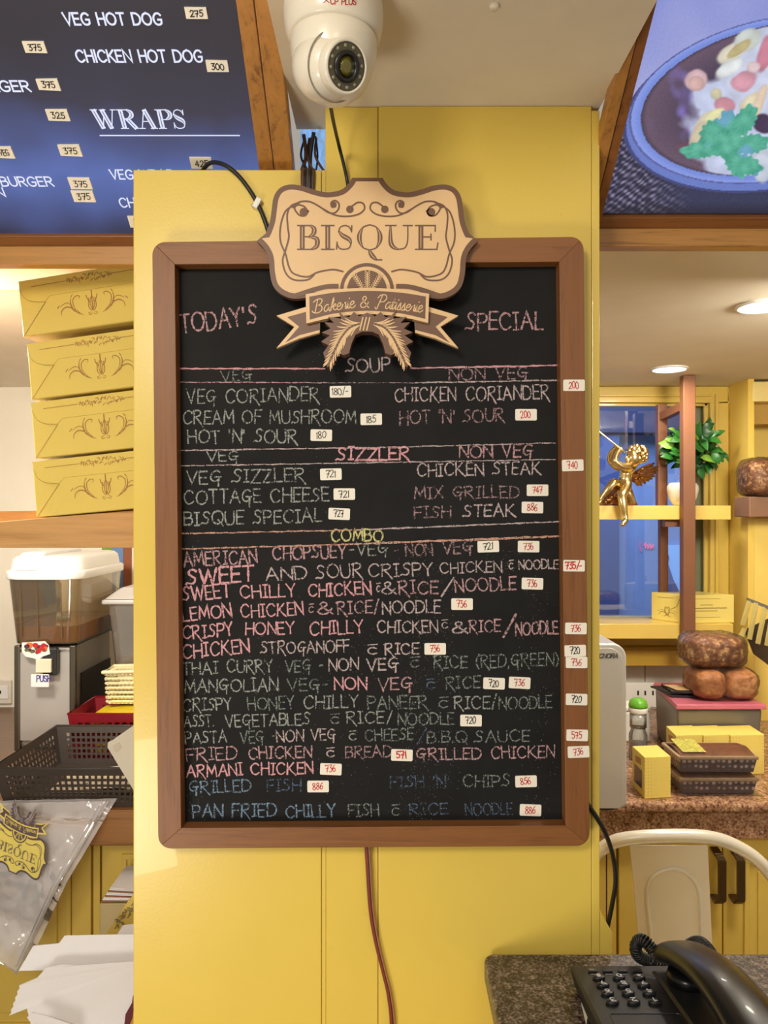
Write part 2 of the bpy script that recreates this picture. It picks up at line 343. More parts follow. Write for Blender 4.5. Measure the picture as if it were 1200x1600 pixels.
def ribbon(mb, pts, wd, f, jit=0.0, ends=.5, taper=False):
    """a flat stroke of width wd along 2D points; f maps 2D to the surface"""
    pts = [Vector(p) for p in pts]; q = [pts[0]]
    for p in pts[1:]:
        if (p-q[-1]).length > 1e-5: q.append(p)
    if len(q) < 2: return
    n = len(q); d0 = (q[1]-q[0]).normalized(); d1 = (q[-1]-q[-2]).normalized()
    q[0] = q[0]-d0*wd*ends; q[-1] = q[-1]+d1*wd*ends
    L = []; Rr = []
    for i in range(n):
        a = (q[i]-q[i-1]).normalized() if i else None; b = (q[i+1]-q[i]).normalized() if i < n-1 else None
        if a is None: t = b
        elif b is None: t = a
        else:
            t = (a+b); t = t.normalized() if t.length > .15 else b
        k = 1.0
        if a is not None and b is not None: k = min(2.2, 1/max(.3, abs(t.dot(b))))
        nn = Vector((-t.y, t.x)); wv = wd*.5*k*(1+random.uniform(-jit, jit))
        if taper: wv *= .25+.75*math.sin(PI*min(1, max(0, (i+.3)/(n-.4))))
        L.append(f(*(q[i]+nn*wv))); Rr.append(f(*(q[i]-nn*wv)))
    RC[0] += 1
    o0 = f(*q[0]); nrm = (f(q[0].x+1e-3, q[0].y)-o0).cross(f(q[0].x, q[0].y+1e-3)-o0)
    if nrm.length > 0:
        nrm.normalize()
        if nrm.dot(Vector((0, 0, H))-o0) < 0: nrm = -nrm
        nrm = nrm*(2.2e-5*(RC[0] % 9)); L = [p+nrm for p in L]; Rr = [p+nrm for p in Rr]      # strokes that cross lie one over the other
    mb.add(L+Rr, [(i, i+1, n+i+1, n+i) for i in range(n-1)])
def text_w(text, font, gap): return sum(glyph(font[c])[0] for c in text)+gap*(len(text)-1)
def write(mb, text, font, f, x0, y0, x1, y1, h, wd, gap=2.4, jit=0, shear=0, wob=0, inline=None, thick=None, subs=0):
    """letters fitted between (x0,y0) and (x1,y1) (baseline, y up) and drawn through f"""
    tw = text_w(text, font, gap); ex = Vector((x1-x0, y1-y0)); L = ex.length; ex /= L; ey = Vector((-ex.y, ex.x)); u = 0
    for c in text:
        gw, st = glyph(font[c]); dy = random.uniform(-wob, wob)*h; hs = 1+random.uniform(-wob, wob)*.9; sl = random.uniform(-wob, wob)*1.2
        for kind, pts, sm in st:
            pp = []
            for p in pts:
                X = (u+p.x)/tw*L + (p.y*h/10)*(shear+sl); Yv = p.y*h/10*hs+dy
                pp.append(Vector((x0, y0))+ex*X+ey*Yv)
            if subs: 
                pp = sub(pp, subs)
                if wob: pp = [p+Vector((random.uniform(-1,1), random.uniform(-1,1)))*wob*h*.10 for p in pp]
            if kind == 'T':
                ribbon(mb, pp, thick, f, 0, .1, taper=sm)
                if inline is not None: ribbon(inline, pp, thick*.15, f, 0, -2.0, taper=sm)
            else: ribbon(mb, pp, wd, f, jit)
        u += gw+gap
from mathutils.geometry import tessellate_polygon
def MathPoly(poly): return [tuple(t) for t in tessellate_polygon([[Vector((p[0], p[1], 0)) for p in poly]])]
def inset(poly, d):
    out = []; n = len(poly)
    for i in range(n):
        a, b, c = Vector(poly[i-1]), Vector(poly[i]), Vector(poly[(i+1) % n])
        t = (c-a); t = t.normalized() if t.length > 1e-6 else Vector((1,0)); out.append(b+Vector((-t.y, t.x))*d)
    return out

# ---- the shop crest, drawn in its own units (x 60..1104, y down 47..945, mirrored about x=582)
def crest_outline():
    half = [(510,50),(492,78),(455,108),(390,118),(330,105),(270,86),(212,82),(168,100),(142,140),(132,200),(124,255),(104,312),(62,346),(98,385),(118,430),(124,500),(140,560),(178,598),(235,618),(300,612)]
    a = catmull([Vector(p) for p in half[0:12]], 4) + catmull([Vector(p) for p in half[12:]], 4)
    return a + [Vector((1164-p.x, p.y)) for p in reversed(a)]
def mirror(paths): return paths+[[(1164-x, y) for x, y in p] for p in paths]
SCROLLS = mirror([
 [(300,205),(285,186),(255,178),(240,195),(262,226),(290,228),(304,208)],
 [(232,190),(262,165),(310,163),(355,185),(395,212),(425,217),(446,198),(448,172),(430,158),(412,168),(416,188),(432,186)],
 [(372,196),(430,226),(490,232),(540,222),(568,198),(562,172),(536,167),(508,186)],
 [(262,168),(225,182),(206,220),(208,280),(213,330),(198,390),(184,440),(200,500),(238,530),(300,530),(330,508)],
 [(240,178),(196,210),(174,280),(174,350),(198,410),(214,470),(238,502),(300,516),(350,494),(420,482),(466,491)]])
BALLS = [(283,212,20),(500,199,18),(425,176,13),(881,212,20),(664,199,18),(739,176,13)]
def crest(f0, layer, mats, parent, ribbon_on=True, text_on=True, thick=None):
    """f0(x, y, z) places a crest point on its surface, z layers proud of it"""
    brown, cream = mats['brown'], mats['cream']
    L = lambda z: (lambda x, y: f0(x, y, z*layer))
    out = crest_outline()
    def solid(poly, z0, z1, name, m, par):
        mb = MB(); n = len(poly); vs = [f0(p[0], p[1], z0) for p in poly]+[f0(p[0], p[1], z1) for p in poly]
        fan = (MathPoly(poly))
        mb.add(vs, fan+[tuple(n+i for i in reversed(t)) for t in fan]+[(i, (i+1) % n, n+(i+1) % n, n+i) for i in range(n)])
        return mb.build(name, m, par)
    th = thick or layer
    bp = solid(out, 0, th, 'backplate', brown, parent)
    ins = inset(out, 25)
    area2 = lambda q: sum(q[i-1][0]*q[i][1]-q[i][0]*q[i-1][1] for i in range(len(q)))
    if abs(area2(ins)) > abs(area2(out)): ins = inset(out, -25)
    def keep(p):
        return min((Vector(q)-p).length for q in out) > 22.5
    ins = [p for p in ins if keep(p)]
    g = lambda x, y: f0(x, y, th+layer)
    g2 = lambda x, y: f0(x, y, th+2*layer)
    solid(ins, th, th+layer*.6, 'cream_panel', cream, parent)
    sm = MB()
    for p in SCROLLS: ribbon(sm, catmull([Vector(q) for q in p], 5), 8, g)
    for x, y, r in BALLS: sm.poly([g(x+r*math.cos(a*PI/8), y+r*math.sin(a*PI/8)) for a in range(16)])
    for p in mirror([[(258,600),(330,576),(390,562),(436,560)]]): ribbon(sm, catmull([Vector(q) for q in p], 4), 22, g)
    sm.build('painted_scrolls', brown, parent)
    up = lambda x, y: g(x, -y); n_ = Vector(f0(0,0,layer))-Vector(f0(0,0,0))
    for ch, xa, xb in (('B',255,350),('I',363,420),('S',436,512),('Q',530,656),('U',668,792),('E',808,908)):
        tm = MB(); im = MB(); write(tm, ch, SER, up, xa, -387, xb, -387, 112, 6.5, thick=23, inline=im)
        t_ = tm.build('painted_letter', brown, parent)
        MB().add([Vector(v)+n_*.5 for v in im.v], im.f).build('letter_inline', cream, t_)
    # medallion
    th2 = th*1.6 if thick else th
    arc = lambda r: [Vector((580+r*math.cos(PI+PI*k/20), 578+r*math.sin(PI+PI*k/20))) for k in range(21)]
    for r, m_, z, nm in ((127, brown, 1.0, 'medallion_rim'), (110, cream, 1.7, 'medallion_ring'), (93, brown, 2.4, 'medallion_disc')):
        MB().poly([f0(p.x, p.y, th+z*layer) for p in arc(r)]).build(nm, m_, parent)
    wm = MB(); gw = lambda x, y: f0(x, y, th+3.1*layer)
    for sx in (-1, 0, 1):
        base = Vector((582, 608)); tip = Vector((582+sx*60, 500+abs(sx)*12))
        ribbon(wm, [base, tip], 4, gw)
        for k in range(8):
            c = base.lerp(tip, .3+.7*k/7); d = (tip-base).normalized(); nn = Vector((-d.y, d.x))
            for s_ in (-1, 1): ribbon(wm, [c, c+d*12+nn*s_*11], 3.4, gw)
    for sx in (-1, 1): ribbon(wm, catmull([Vector((582, 600)), Vector((582+sx*30, 585)), Vector((582+sx*46, 575))], 4), 4, gw)
    wm.build('wheat_emblem', cream, parent)
    # ribbon banner
    if ribbon_on:
        tail = [(300,655),(155,698),(240,750),(155,850),(262,805),(358,778),(360,700)]
        for k, tl in enumerate((tail, [(1164-x, y) for x, y in tail])):
            tl = [Vector(p) for p in tl]
            tb = solid(tl, th*.3, th+layer, 'ribbon_tail', cream, parent)
            c = sum(tl, Vector((0,0)))/len(tl)
            inn = [Vector((310,676)),Vector((205,705)),Vector((262,750)),Vector((196,826)),Vector((262,790)),Vector((358,765)),Vector((358,690))]
            if k: inn = [Vector((1164-p.x, p.y)) for p in inn]
            solid(inn, th+layer, th+1.5*layer, 'tail_fill', brown, tb)
        top = [Vector(p) for p in catmull([(295,605),(430,583),(582,576),(734,583),(870,603)], 5)]
        bot = [Vector(p) for p in catmull([(866,738),(734,710),(582,698),(430,712),(298,741)], 5)]
        rb = solid(top+bot, th*.5, th2+2.6*layer, 'ribbon_band', cream, parent)
        topi = [Vector(p) for p in catmull([(312,617),(430,598),(582,590),(734,598),(855,616)], 5)]
        boti = [Vector(p) for p in catmull([(852,720),(734,694),(582,682),(430,695),(314,724)], 5)]
        solid(topi+boti, th2+2.6*layer, th2+3.2*layer, 'band_fill', brown, rb)
        if text_on:
            sc_ = MB(); gs = lambda x, y: f0(x, -y, th2+3.9*layer)
            gs2 = lambda x, y: f0(x, -(y), th2+3.9*layer)
            write(sc_, 'Bakerie', SCR, gs, 332, -694, 524, -668, 62, 4.6, 0.1, shear=.12)
            write(sc_, '&', SCR, gs, 548, -668, 590, -668, 52, 5, 0, shear=.1)
            write(sc_, 'Patisserie', SCR, gs, 622, -668, 836, -690, 62, 4.6, 0.1, shear=.12)
            sc_.build('painted_motto', cream, rb)
    return bp, g2
def wreath(f0, layer, mats, parent, th):
    """the two wheat sheaves under the banner"""
    brown, cream = mats['brown'], mats['cream']
    half = [(582,694),(545,712),(520,690),(498,716),(470,708),(448,684),(462,722),(400,714),(428,742),(383,738),(412,768),(370,786),(408,800),(368,828),(402,846),(378,880),(396,948),(430,925),(446,880),(472,892),(498,882),(508,840),(528,796),(560,782),(582,782)]
    for s_ in (0, 1):
        q = [Vector(p) if not s_ else Vector((1164-p[0], p[1])) for p in half]; n = len(q); mb = MB()
        fan = MathPoly(q)
        mb.add([f0(p.x, p.y, 0) for p in q]+[f0(p.x, p.y, th) for p in q], fan+[tuple(n+i for i in reversed(t)) for t in fan]+[(i, (i+1) % n, n+(i+1) % n, n+i) for i in range(n)])
        o = mb.build('wheat_sheaf', brown, parent)
        st = MB(); g = lambda x, y: f0(x, y, th+layer)
        rnd = random.Random(3)
        spine = catmull([Vector(p) for p in [(560,744),(506,762),(468,802),(440,852),(408,922)]], 8)
        for i, c in enumerate(spine[2:]):
            if i % 2: continue
            t = i/(len(spine)-3)
            for sd, off in ((-1, 0), (1, .5), (-1, .5), (1, 0)):
                d = (spine[min(i+3, len(spine)-1)]-spine[i+1]).normalized(); nn = Vector((-d.y, d.x))*sd
                l = (74-34*t)*rnd.uniform(.7, 1.05); b = c+nn*5
                pth = catmull([b, b+d*l*.5+nn*l*.18, b+d*l*.9+nn*l*(.55 if sd > 0 else .62)*(1-.4*t)], 4)
                if s_: pth = [Vector((1164-p.x, p.y)) for p in pth]
                pth = [p for p in pth]
                ribbon(st, pth, 6.2, g, taper=True)
        for k in range(3):
            p = [Vector((548+k*16, 775)), Vector((562+k*16, 718))]
            if s_: continue
            ribbon(st, p, 6, g)
        st.build('sheaf_strokes', cream, o)
# ------------------------------------------------------------------ the setting
def struct(name, mb, m, **k):
    o = mb.build(name, m, **k); o['kind'] = 'structure'; return o
ZC = H+.4225; YW = 2.6; CT = H-.66       # ceiling height, back wall, counter height
struct('floor', MB().box(-2.2, 2.2, -2.6, 5.2, -.05, 0), m_floor)
# the wooden-framed openings in the back wall: a window on the right
wx0, wx1, wz0, wz1 = .36, 1.092, H-.362, H+.369
wb = MB().box(-2.2, wx0, YW, YW+.1, 0, ZC).box(wx1+.063, 2.2, YW, YW+.1, 0, ZC).box(wx0, wx1+.063, YW, YW+.1, 0, wz0-.09).box(wx0, wx1+.063, YW, YW+.1, wz1+.05, ZC)
struct('wall_back', wb, m_white)
struct('ceiling', MB().box(-2.2, 2.2, 1.09, YW+.1, ZC, ZC+.06), m_ceil)
struct('wall_left', MB().box(-2.3, -2.2, 1.0, YW+.1, 0, 2.6), m_white)
struct('trim_1', MB().box(-2.2, -.34, 1.10, 1.42, ZC-.012, ZC-.001), m_ceilw)      # bright plastered strip behind the left menu panel
# window 1
wn = bpy.data.objects.new('window_1', None); wn.location = ((wx0+wx1)/2, YW, wz0); link(wn); wn['kind'] = 'structure'
fr = MB().box(wx0-.06, wx1+.063, YW-.03, YW+.08, wz1, ZC-.001).box(wx1, wx1+.063, YW-.03, YW+.08, wz0-.09, wz1).box(wx0-.06, wx0, YW-.03, YW+.08, wz0-.09, wz1).box(wx0, wx1, YW-.01, YW+.08, wz0-.09, wz0)
fr.build('window_frame', m_frame, wn, bevel=.004)
fr = MB().box(wx0, wx1, YW-.04, YW-.028, wz1+.016, wz1+.024).box(wx1+.014, wx1+.024, YW-.04, YW-.028, wz0, wz1+.024).box(wx0, wx1, YW-.01, YW+.0, wz1-.012, wz1).box(wx1-.012, wx1, YW-.01, YW, wz0, wz1)
fr.build('window_moulding', m_frame, wn, bevel=.002)
MB().box(wx1-.03, wx1-.0, YW+.03, YW+.07, wz0, wz1).build('window_jamb', M('grey_green_jamb', rgb(128,134,104), .5), wn)
MB().box(wx0, wx1, YW+.05, YW+.054, wz0, wz1).build('pane', FILM('window_glass', rgb(225,235,250), 0.0, .30, .03, .12, 6, dist=.004), wn)
# right pillar wall with the recessed display niche
struct('wall_right', MB().box(1.1565, 1.176, 2.44, YW, 0, ZC), m_cab)
struct('wall_right_niche', MB().box(1.1765, 2.2, 2.585, YW, H-.02, ZC).box(1.1765, 2.2, 2.44, YW, 0, H-.02), YELLOW('niche_yellow', rgb(240, 210, 110), .4, .03, .03))
struct('trim_2', MB().box(1.17, 2.2, 2.435, 2.58, H+.350, ZC-.0085), M('pale_yellow_cornice', rgb(238,216,142), .5), bevel=.004)
struct('trim_3', MB().box(1.1765, 2.2, 2.49, 2.52, H+.285, H+.3495), M('ochre_blind_rail', rgb(196,158,76), .6))
struct('wall_far_right', MB().box(2.2, 2.3, 1.0, YW+.1, 0, 2.6), m_cab)
# wall under the window: yellow band, then a white tiled splashback
struct('trim_5', MB().box(.3, 1.16, 2.50, YW, H-.50, H-.452), YELLOW('ochre_band', rgb(190,152,52), .5, .03))
for i, x in enumerate((.28, .58, .88)):
    o = MB().box(x+.001, x+.299, YW-.012, YW, CT, H-.515).build('splashback_tile' if not i else 'splashback_tile.%03d' % i, M('grey_white_tile', rgb(196,190,180), .3, var=.04), bpy.data.objects['wall_back'], bevel=.002)

# outside the window: the dusky street side
struct('wall_street', MB().box(-.6, 3.2, 4.2, 4.3, 0, 3.2), M('blue_grey_street_wall', rgb(140,160,200), .7, var=.25, vs=3))
struct('trim_6', MB().box(1.14, 1.25, 4.08, 4.2, 0, 3.0), M('dark_street_pilaster', rgb(60,80,130), .6))
struct('trim_7', MB().box(1.0, 2.4, 4.05, 4.2, H+.42, H+.66), M('dark_street_beam', rgb(40,52,84), .6))
sgn = thing('light_box', 'pale blue lit board seen through the window beside the brown posts', 'board', P(1070, 925, 4.19))
bx('board', M('pale_blue_board', rgb(150,190,235), .6, emit=.3, var=.03), sgn, P(1040,852,4.17).x, P(1100,852,4.17).x, 4.17, 4.1995, P(0,925,4.17).z, P(0,852,4.17).z)
fg = MB(); f = lambda x, y: P(x, y, 4.165)
fg.poly([f(1040,852), f(1046,872), f(1044,880), f(1052,905), f(1062,925), f(1040,925)])
fg.build('dark_figure', M('dark_blue_print', rgb(70,95,150), .7), sgn)
nb = thing('neon_sign', 'small pink neon scribble glowing behind the window glass', 'sign', P(1010, 860, 4.19))
nm = MB()
for pth in ([(1001,846),(1000,853),(1002,862)], [(1006,853),(1010,848),(1008,857),(1013,850),(1012,858),(1017,850),(1016,858),(1021,851),(1020,857)]):
    nm.tube(catmull([P(x, y, 4.195) for x, y in pth], 4), .003, 6)
nm.build('neon_tube', M('pink_neon', rgb(230,110,140), .5, emit=.7, var=0), nb)

# ------------------------------------------------------------------ the yellow pillar
YB = .95
col_ = bpy.data.objects.new('wall_pillar', None); col_.location = (0, YB, 0); link(col_); col_['kind'] = 'structure'
def pil(name, x0, x1, z1, m=m_col, y0=YB, y1=YB+.04, **k): return bx(name, m, col_, x0, x1, y0, y1, 0, z1, **k)
X = lambda px, Y=YB: (px-600)/1200*Y
zt = H+(800-165)/1200*YB; zl = H+(800-265)/1200*YB
pil('pillar_panel', X(208), X(502.3), zl, bevel=.0015)
pil('pillar_panel.001', X(502.8), X(508.5), zl-.0, y0=YB+.002)
pil('pillar_panel.002', X(508), X(590.2), zt, y0=YB+.003, bevel=.001)
pil('pillar_panel.003', X(591.4), X(924.6), zt, y0=YB+.001, bevel=.001)
pil('edge_strip', X(925), X(937), zt-.006, y0=YB, bevel=.001)
pil('pillar_core', -.070, .245, zt, y0=YB+.041, y1=1.30)
pil('joint_strip', X(590.0), X(591.6), zt, m=M('dark_joint', rgb(150,116,36), .6), y0=YB+.004, y1=YB+.03)
# small yellow ledge beside the pillar near the phone
lg = MB().box(X(937)+.0005, X(958), YB+.002, YB+.05, 0, H-(1460-800)/1200*YB)
lg.prism([(X(937)+.0005, YB+.002, H-(1460-800)/1200*YB), (X(958), YB+.002, H-(1460-800)/1200*YB), (X(937)+.0005, YB+.002, H-(1424-800)/1200*YB)], (0, .048, 0))
lg.build('pillar_ledge', m_col, col_, bevel=.001)

# ------------------------------------------------------------------ soffit and the slanted back-lit menus
struct('ceiling_soffit', MB().box(-.115, .2685, .42, YB+.06, zt+.0005, zt+.05), m_plaster)
C_ = 1.16; S_ = .729; NRM = Vector((0, -S_, -1)).normalized(); SLP = Vector((0, -1, S_)).normalized()
def yrow(py): return 1200*C_/(1675-py)
def on_panel(px, py, off=0):
    Y = yrow(py); return P(px, py, Y)+NRM*off
def xz(X_, Y, off=0): return Vector((X_, Y, H+C_-S_*Y))+NRM*off
def rail(mb, x0, x1, ya, yb, lo, hi):
    q = [xz(x0, ya, lo), xz(x1, ya, lo), xz(x1, yb, lo), xz(x0, yb, lo)]; mb.slab(q, NRM*(hi-lo)); return mb
def menu_texts(mb, text, px0, px1, py_base, py_top, wd, font=G, **k):
    """lettering laid in the plane of the slanted panel"""
    Yb = yrow(py_base); Yt = yrow(py_top)
    a = on_panel(px0, py_base); b = on_panel(px1, py_base)
    h = (xz(0, Yt)-xz(0, Yb)).length
    f = lambda u, v: xz(u, Yb, .0012)+SLP*v
    write(mb, text, font, f, a.x, 0, b.x, 0, h, wd, **k)
mL = thing('menu_light_panel', 'dark blue back-lit menu panel listing hot dogs and wraps, slanted at top left', 'menu panel', (-.3, 1.0, H+.44))
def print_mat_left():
    t = NT('backlit_menu_print'); t.set(Roughness=.22); co = t.coord()
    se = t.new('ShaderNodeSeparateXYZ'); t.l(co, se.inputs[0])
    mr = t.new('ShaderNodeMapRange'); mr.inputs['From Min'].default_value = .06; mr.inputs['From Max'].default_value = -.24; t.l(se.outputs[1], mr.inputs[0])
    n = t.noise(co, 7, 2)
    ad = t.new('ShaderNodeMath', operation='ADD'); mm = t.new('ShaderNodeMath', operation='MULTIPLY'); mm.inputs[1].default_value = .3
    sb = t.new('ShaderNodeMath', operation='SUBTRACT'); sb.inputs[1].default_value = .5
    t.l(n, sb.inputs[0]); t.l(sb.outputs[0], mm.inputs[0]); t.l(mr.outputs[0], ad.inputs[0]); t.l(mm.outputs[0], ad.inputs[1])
    c = t.ramp(ad.outputs[0], [(0, rgb(52,54,78)), (.1, rgb(74,88,142)), (.22, rgb(98,120,192)), (.33, rgb(82,94,146)), (.48, rgb(66,64,82)), (.7, rgb(58,54,60))])  # uneven backlight baked into the emission colours, brightest in the blue band
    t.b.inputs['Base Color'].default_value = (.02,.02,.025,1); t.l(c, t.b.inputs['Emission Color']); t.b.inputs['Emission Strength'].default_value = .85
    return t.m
xL = -.1373*C_
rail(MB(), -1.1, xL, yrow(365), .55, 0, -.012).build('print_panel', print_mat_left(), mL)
def frame_rails(par, xa, xb, pyi, pym, pyo, side):
    # side rails along the slope, then the bottom moulding and the upright fascia
    yb_ = yrow(pym)
    if side < 0: r1, r2 = (xa, xa+.019), (xa+.0205, xb)
    else: r1, r2 = (xb-.0115, xb), (xa, xb-.013)
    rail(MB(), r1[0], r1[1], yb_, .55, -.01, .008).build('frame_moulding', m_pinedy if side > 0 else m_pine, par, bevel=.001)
    rail(MB(), r2[0], r2[1], yb_, .55, -.01, .012).build('frame_side', m_pine, par, bevel=.0015)
    far = -1.1 if side < 0 else 1.2
    x0, x1 = (far, xa) if side < 0 else (xb, far)
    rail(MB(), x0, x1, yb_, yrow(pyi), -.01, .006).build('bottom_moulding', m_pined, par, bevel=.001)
    x0, x1 = (far, xb) if side < 0 else (xa, far)
    zt_ = P(0, pym, yb_).z; zb_ = P(0, pyo, yb_).z
    bx('bottom_rail', m_pinex, par, x0, x1, yb_-.002, yb_+.018, zb_, zt_, bevel=.001)
frame_rails(mL, xL, -.115, 365, 381, 414, -1)
tw_ = M('lit_white_lettering', rgb(196,206,236), .4, emit=.62, var=0)
for args in (('VEG HOT DOG',103,254,38,20,.0021), ('CHICKEN HOT DOG',122,317,96,78,.0021), ('BURGER',-46,48,142,126,.0021), ('VEG WRAP',175,272,279,265,.0019),
             ('CHICKEN WRAP',189,330,323,309,.0019), ('SPECIAL BURGER',-92,84,290,276,.0019), ('CHICKEN',-96,9,306,293,.0019)):
    tm = MB(); menu_texts(tm, *args[:5], args[5], gap=2.2); tm.build('printed_lettering', tw_, mL)
tm = MB(); il = MB()
menu_texts(tm, 'WRAPS', 150, 292, 200, 171, .0012, font=SER, gap=1.2, thick=.0054, inline=il)
rail(tm, on_panel(156,211).x, on_panel(375,211).x, yrow(212), yrow(210.4), .001, .0014)
o = tm.build('printed_heading', tw_, mL)
MB().add([Vector(v)+NRM*.0004 for v in il.v], il.f).build('heading_inline', M('menu_blue_inline', rgb(66,76,120), .4, emit=.5, var=0), o)
m_label = M('cream_price_label', rgb(252,244,226), .6, var=.05)
m_red = M('red_marker_ink', rgb(200,40,40), .6, var=0); m_ink = M('black_marker_ink', (.01,.01,.015), .5, var=0)
for k, (px, py, t_) in enumerate(((307,20,'275'),(55,73,'375'),(340,103,'300'),(76,131,'375'),(91,179,'325'),(4,237,'NVEG'),(110,234,'375'),(315,254,'425'),(126,286,'375'),(131,306,'375'),(219,346,'375'))):
    Yc = yrow(py); c = on_panel(px, py); sx = 17/1200*Yc; sy = (xz(0, yrow(py-9))-xz(0, yrow(py+9))).length/2
    f = lambda u, v, c=c: Vector((c.x+u, c.y, c.z))+SLP*v+NRM*.0022
    rr = random.uniform(-.05, .05)
    mb = MB(); q = [(-sx, -sy*.9), (sx, -sy+rr*sx), (sx*.98, sy), (-sx, sy+rr*sx)]
    mb.prism([f(*p)-NRM*.002 for p in q], NRM*.0021)
    o = mb.build('price_label', m_label, mL)
    tt = MB(); g = lambda u, v, f=f: f(u, v)+NRM*.0003
    write(tt, t_, G, g, -sx*.55, -sy*.5, sx*.6, -sy*.5, sy*1.05, .0011, gap=2, jit=.1, wob=.05, subs=.004)
    tt.build('handwritten_price', m_ink, o)
# smudged tape patch on the left panel
# right panel: the pasta photograph
mR = thing('food_poster_panel', 'back-lit photo panel of a food bowl with green leaf, slanted at top right', 'poster panel', (.6, 1.0, H+.46))
xR = .253*C_
def food(px, py):
    zx = (px-920)*3.81; zy = py*3.81
    rs = lambda a, b, x: max(0, min(1, (x-a)/(b-a)))
    nz = lambda s_, k=0: mnoise.noise(Vector((zx*s_, zy*s_, k)))
    mix = lambda a, b, t: tuple(p+(q-p)*t for p, q in zip(a, b))
    def ell(cx, cy, a, b, th=-12):
        th = R(th); dx, dy = zx-cx, zy-cy
        u = dx*math.cos(th)+dy*math.sin(th); v = -dx*math.sin(th)+dy*math.cos(th)
        return math.hypot(u/a, v/b)
    c = mix((150,158,222), (190,190,232), rs(0, 500, zy)*.4+.3*nz(.004))
    e0 = ell(1140, 622, 955, 500); e1 = ell(1130, 588, 905, 482); e2 = ell(1150, 584, 855, 440)
    if zy > 760 and e0 > 1:      # cloth and table
        wv = .5+.5*math.sin(zx*.11+zy*.05+3*nz(.01))*math.sin(zy*.16+zx*.05+2*nz(.02, 3))
        cl = mix((44,44,66), (150,142,172), rs(.25, .9, wv)*rs(-.6, .4, nz(.03, 5)+.2))
        c = mix(cl, (56,60,92), rs(380, 640, zx+.25*(1250-zy)))
        c = mix(c, (26,24,34), rs(1200, 1290, zy)*.7)
    if e0 < 1.0: c = (70,76,128) if e0 > .975 else (110,130,205)
    if e1 < 1: c = mix((124,146,226), (150,170,244), rs(.93, 1, e1))
    if .985 < e1 < 1.0: c = mix(c, (84,84,140), .8)
    if e2 < 1:
        t = rs(.55, 1, e2); c = mix((74,62,86), (112,92,112), t)
        st = nz(.012, 9)+.6*math.sin(zx*.02-zy*.006)
        c = mix(c, (132,116,190), rs(.2, .9, st)*rs(330, 520, zx)*(1-rs(560, 700, zx)))
        c = mix(c, (56,46,62), rs(.96, 1, e2)*.6)
    # food heaps
    def blob(cx, cy, rx, ry, th, colr, soft=.22, wob=.34):
        nonlocal c
        th = R(th); dx, dy = zx-cx, zy-cy
        u = dx*math.cos(th)+dy*math.sin(th); v = -dx*math.sin(th)+dy*math.cos(th)
        d = math.hypot(u/rx, v/ry)+wob*nz(.009, cx*.01)+.05*nz(.03, cy*.01)
        if ry > 300 and e2 > .97: d += (e2-.97)*12
        k_ = 1+.10*nz(.013, cx)-.10*rs(.45, 1, d)*(1 if ry < 300 else .4); colr = tuple(q*k_ for q in colr)
        c = mix(c, colr, 1-rs(1-soft, 1, d))
    for b in ((940,800,370,430,-30,(206,214,244)), (1060,420,260,330,0,(210,216,240)), (640,480,76,66,-20,(226,190,196)), (850,320,110,60,-30,(234,226,206)), (940,240,90,70,-40,(214,220,214)),
              (900,290,90,30,-35,(206,190,140)), (640,500,50,46,0,(220,180,176)), (930,480,90,70,-30,(220,160,176)), (810,620,70,56,0,(214,150,166)), (1050,330,56,130,20,(214,140,160)), (760,560,36,36,0,(222,214,178)),
              (690,720,40,90,40,(230,222,200)), (660,800,50,110,30,(212,196,170)), (960,600,110,40,-40,(238,224,190)), (1010,620,30,130,20,(240,216,190)), (840,400,110,50,-30,(232,236,236)), (980,400,50,36,0,(232,206,210)), (1040,740,60,60,0,(76,60,92)),
              (1030,990,70,120,0,(210,218,232)), (740,690,30,70,60,(232,228,176)), (560,880,60,40,0,(110,80,100))): blob(*b)
    # herb leaf
    best = 0
    for cx, cy, rx, ry, th in ((680,890,140,52,-8), (740,800,78,96,30), (840,760,64,110,-10), (930,720,60,110,30), (960,860,120,60,-10), (870,960,60,110,-25), (930,980,110,60,20), (800,860,80,80,0)):
        t2 = R(th); dx, dy = zx-cx, zy-cy; u = dx*math.cos(t2)+dy*math.sin(t2); v = -dx*math.sin(t2)+dy*math.cos(t2)
        a = math.atan2(v, u); d = math.hypot(u/rx, v/ry)+.09*math.sin(a*11)
        if d < 1: best = max(best, 1-rs(.94, 1, d)); vein = abs(math.sin(a*9)); shade = d
    if best:
        lc = mix((64,156,130), (120,206,180), .5+.5*nz(.02, 2)+.2*(1-vein)-.2*shade)
        lc = mix(lc, (120,170,220), .7*rs(.25,.45, nz(.008, 21)+.1))
        c = mix(c, lc, best)
    c = tuple(max(0, min(255, q+6*nz(.08, 7))) for q in c)
    return rgb(*c)
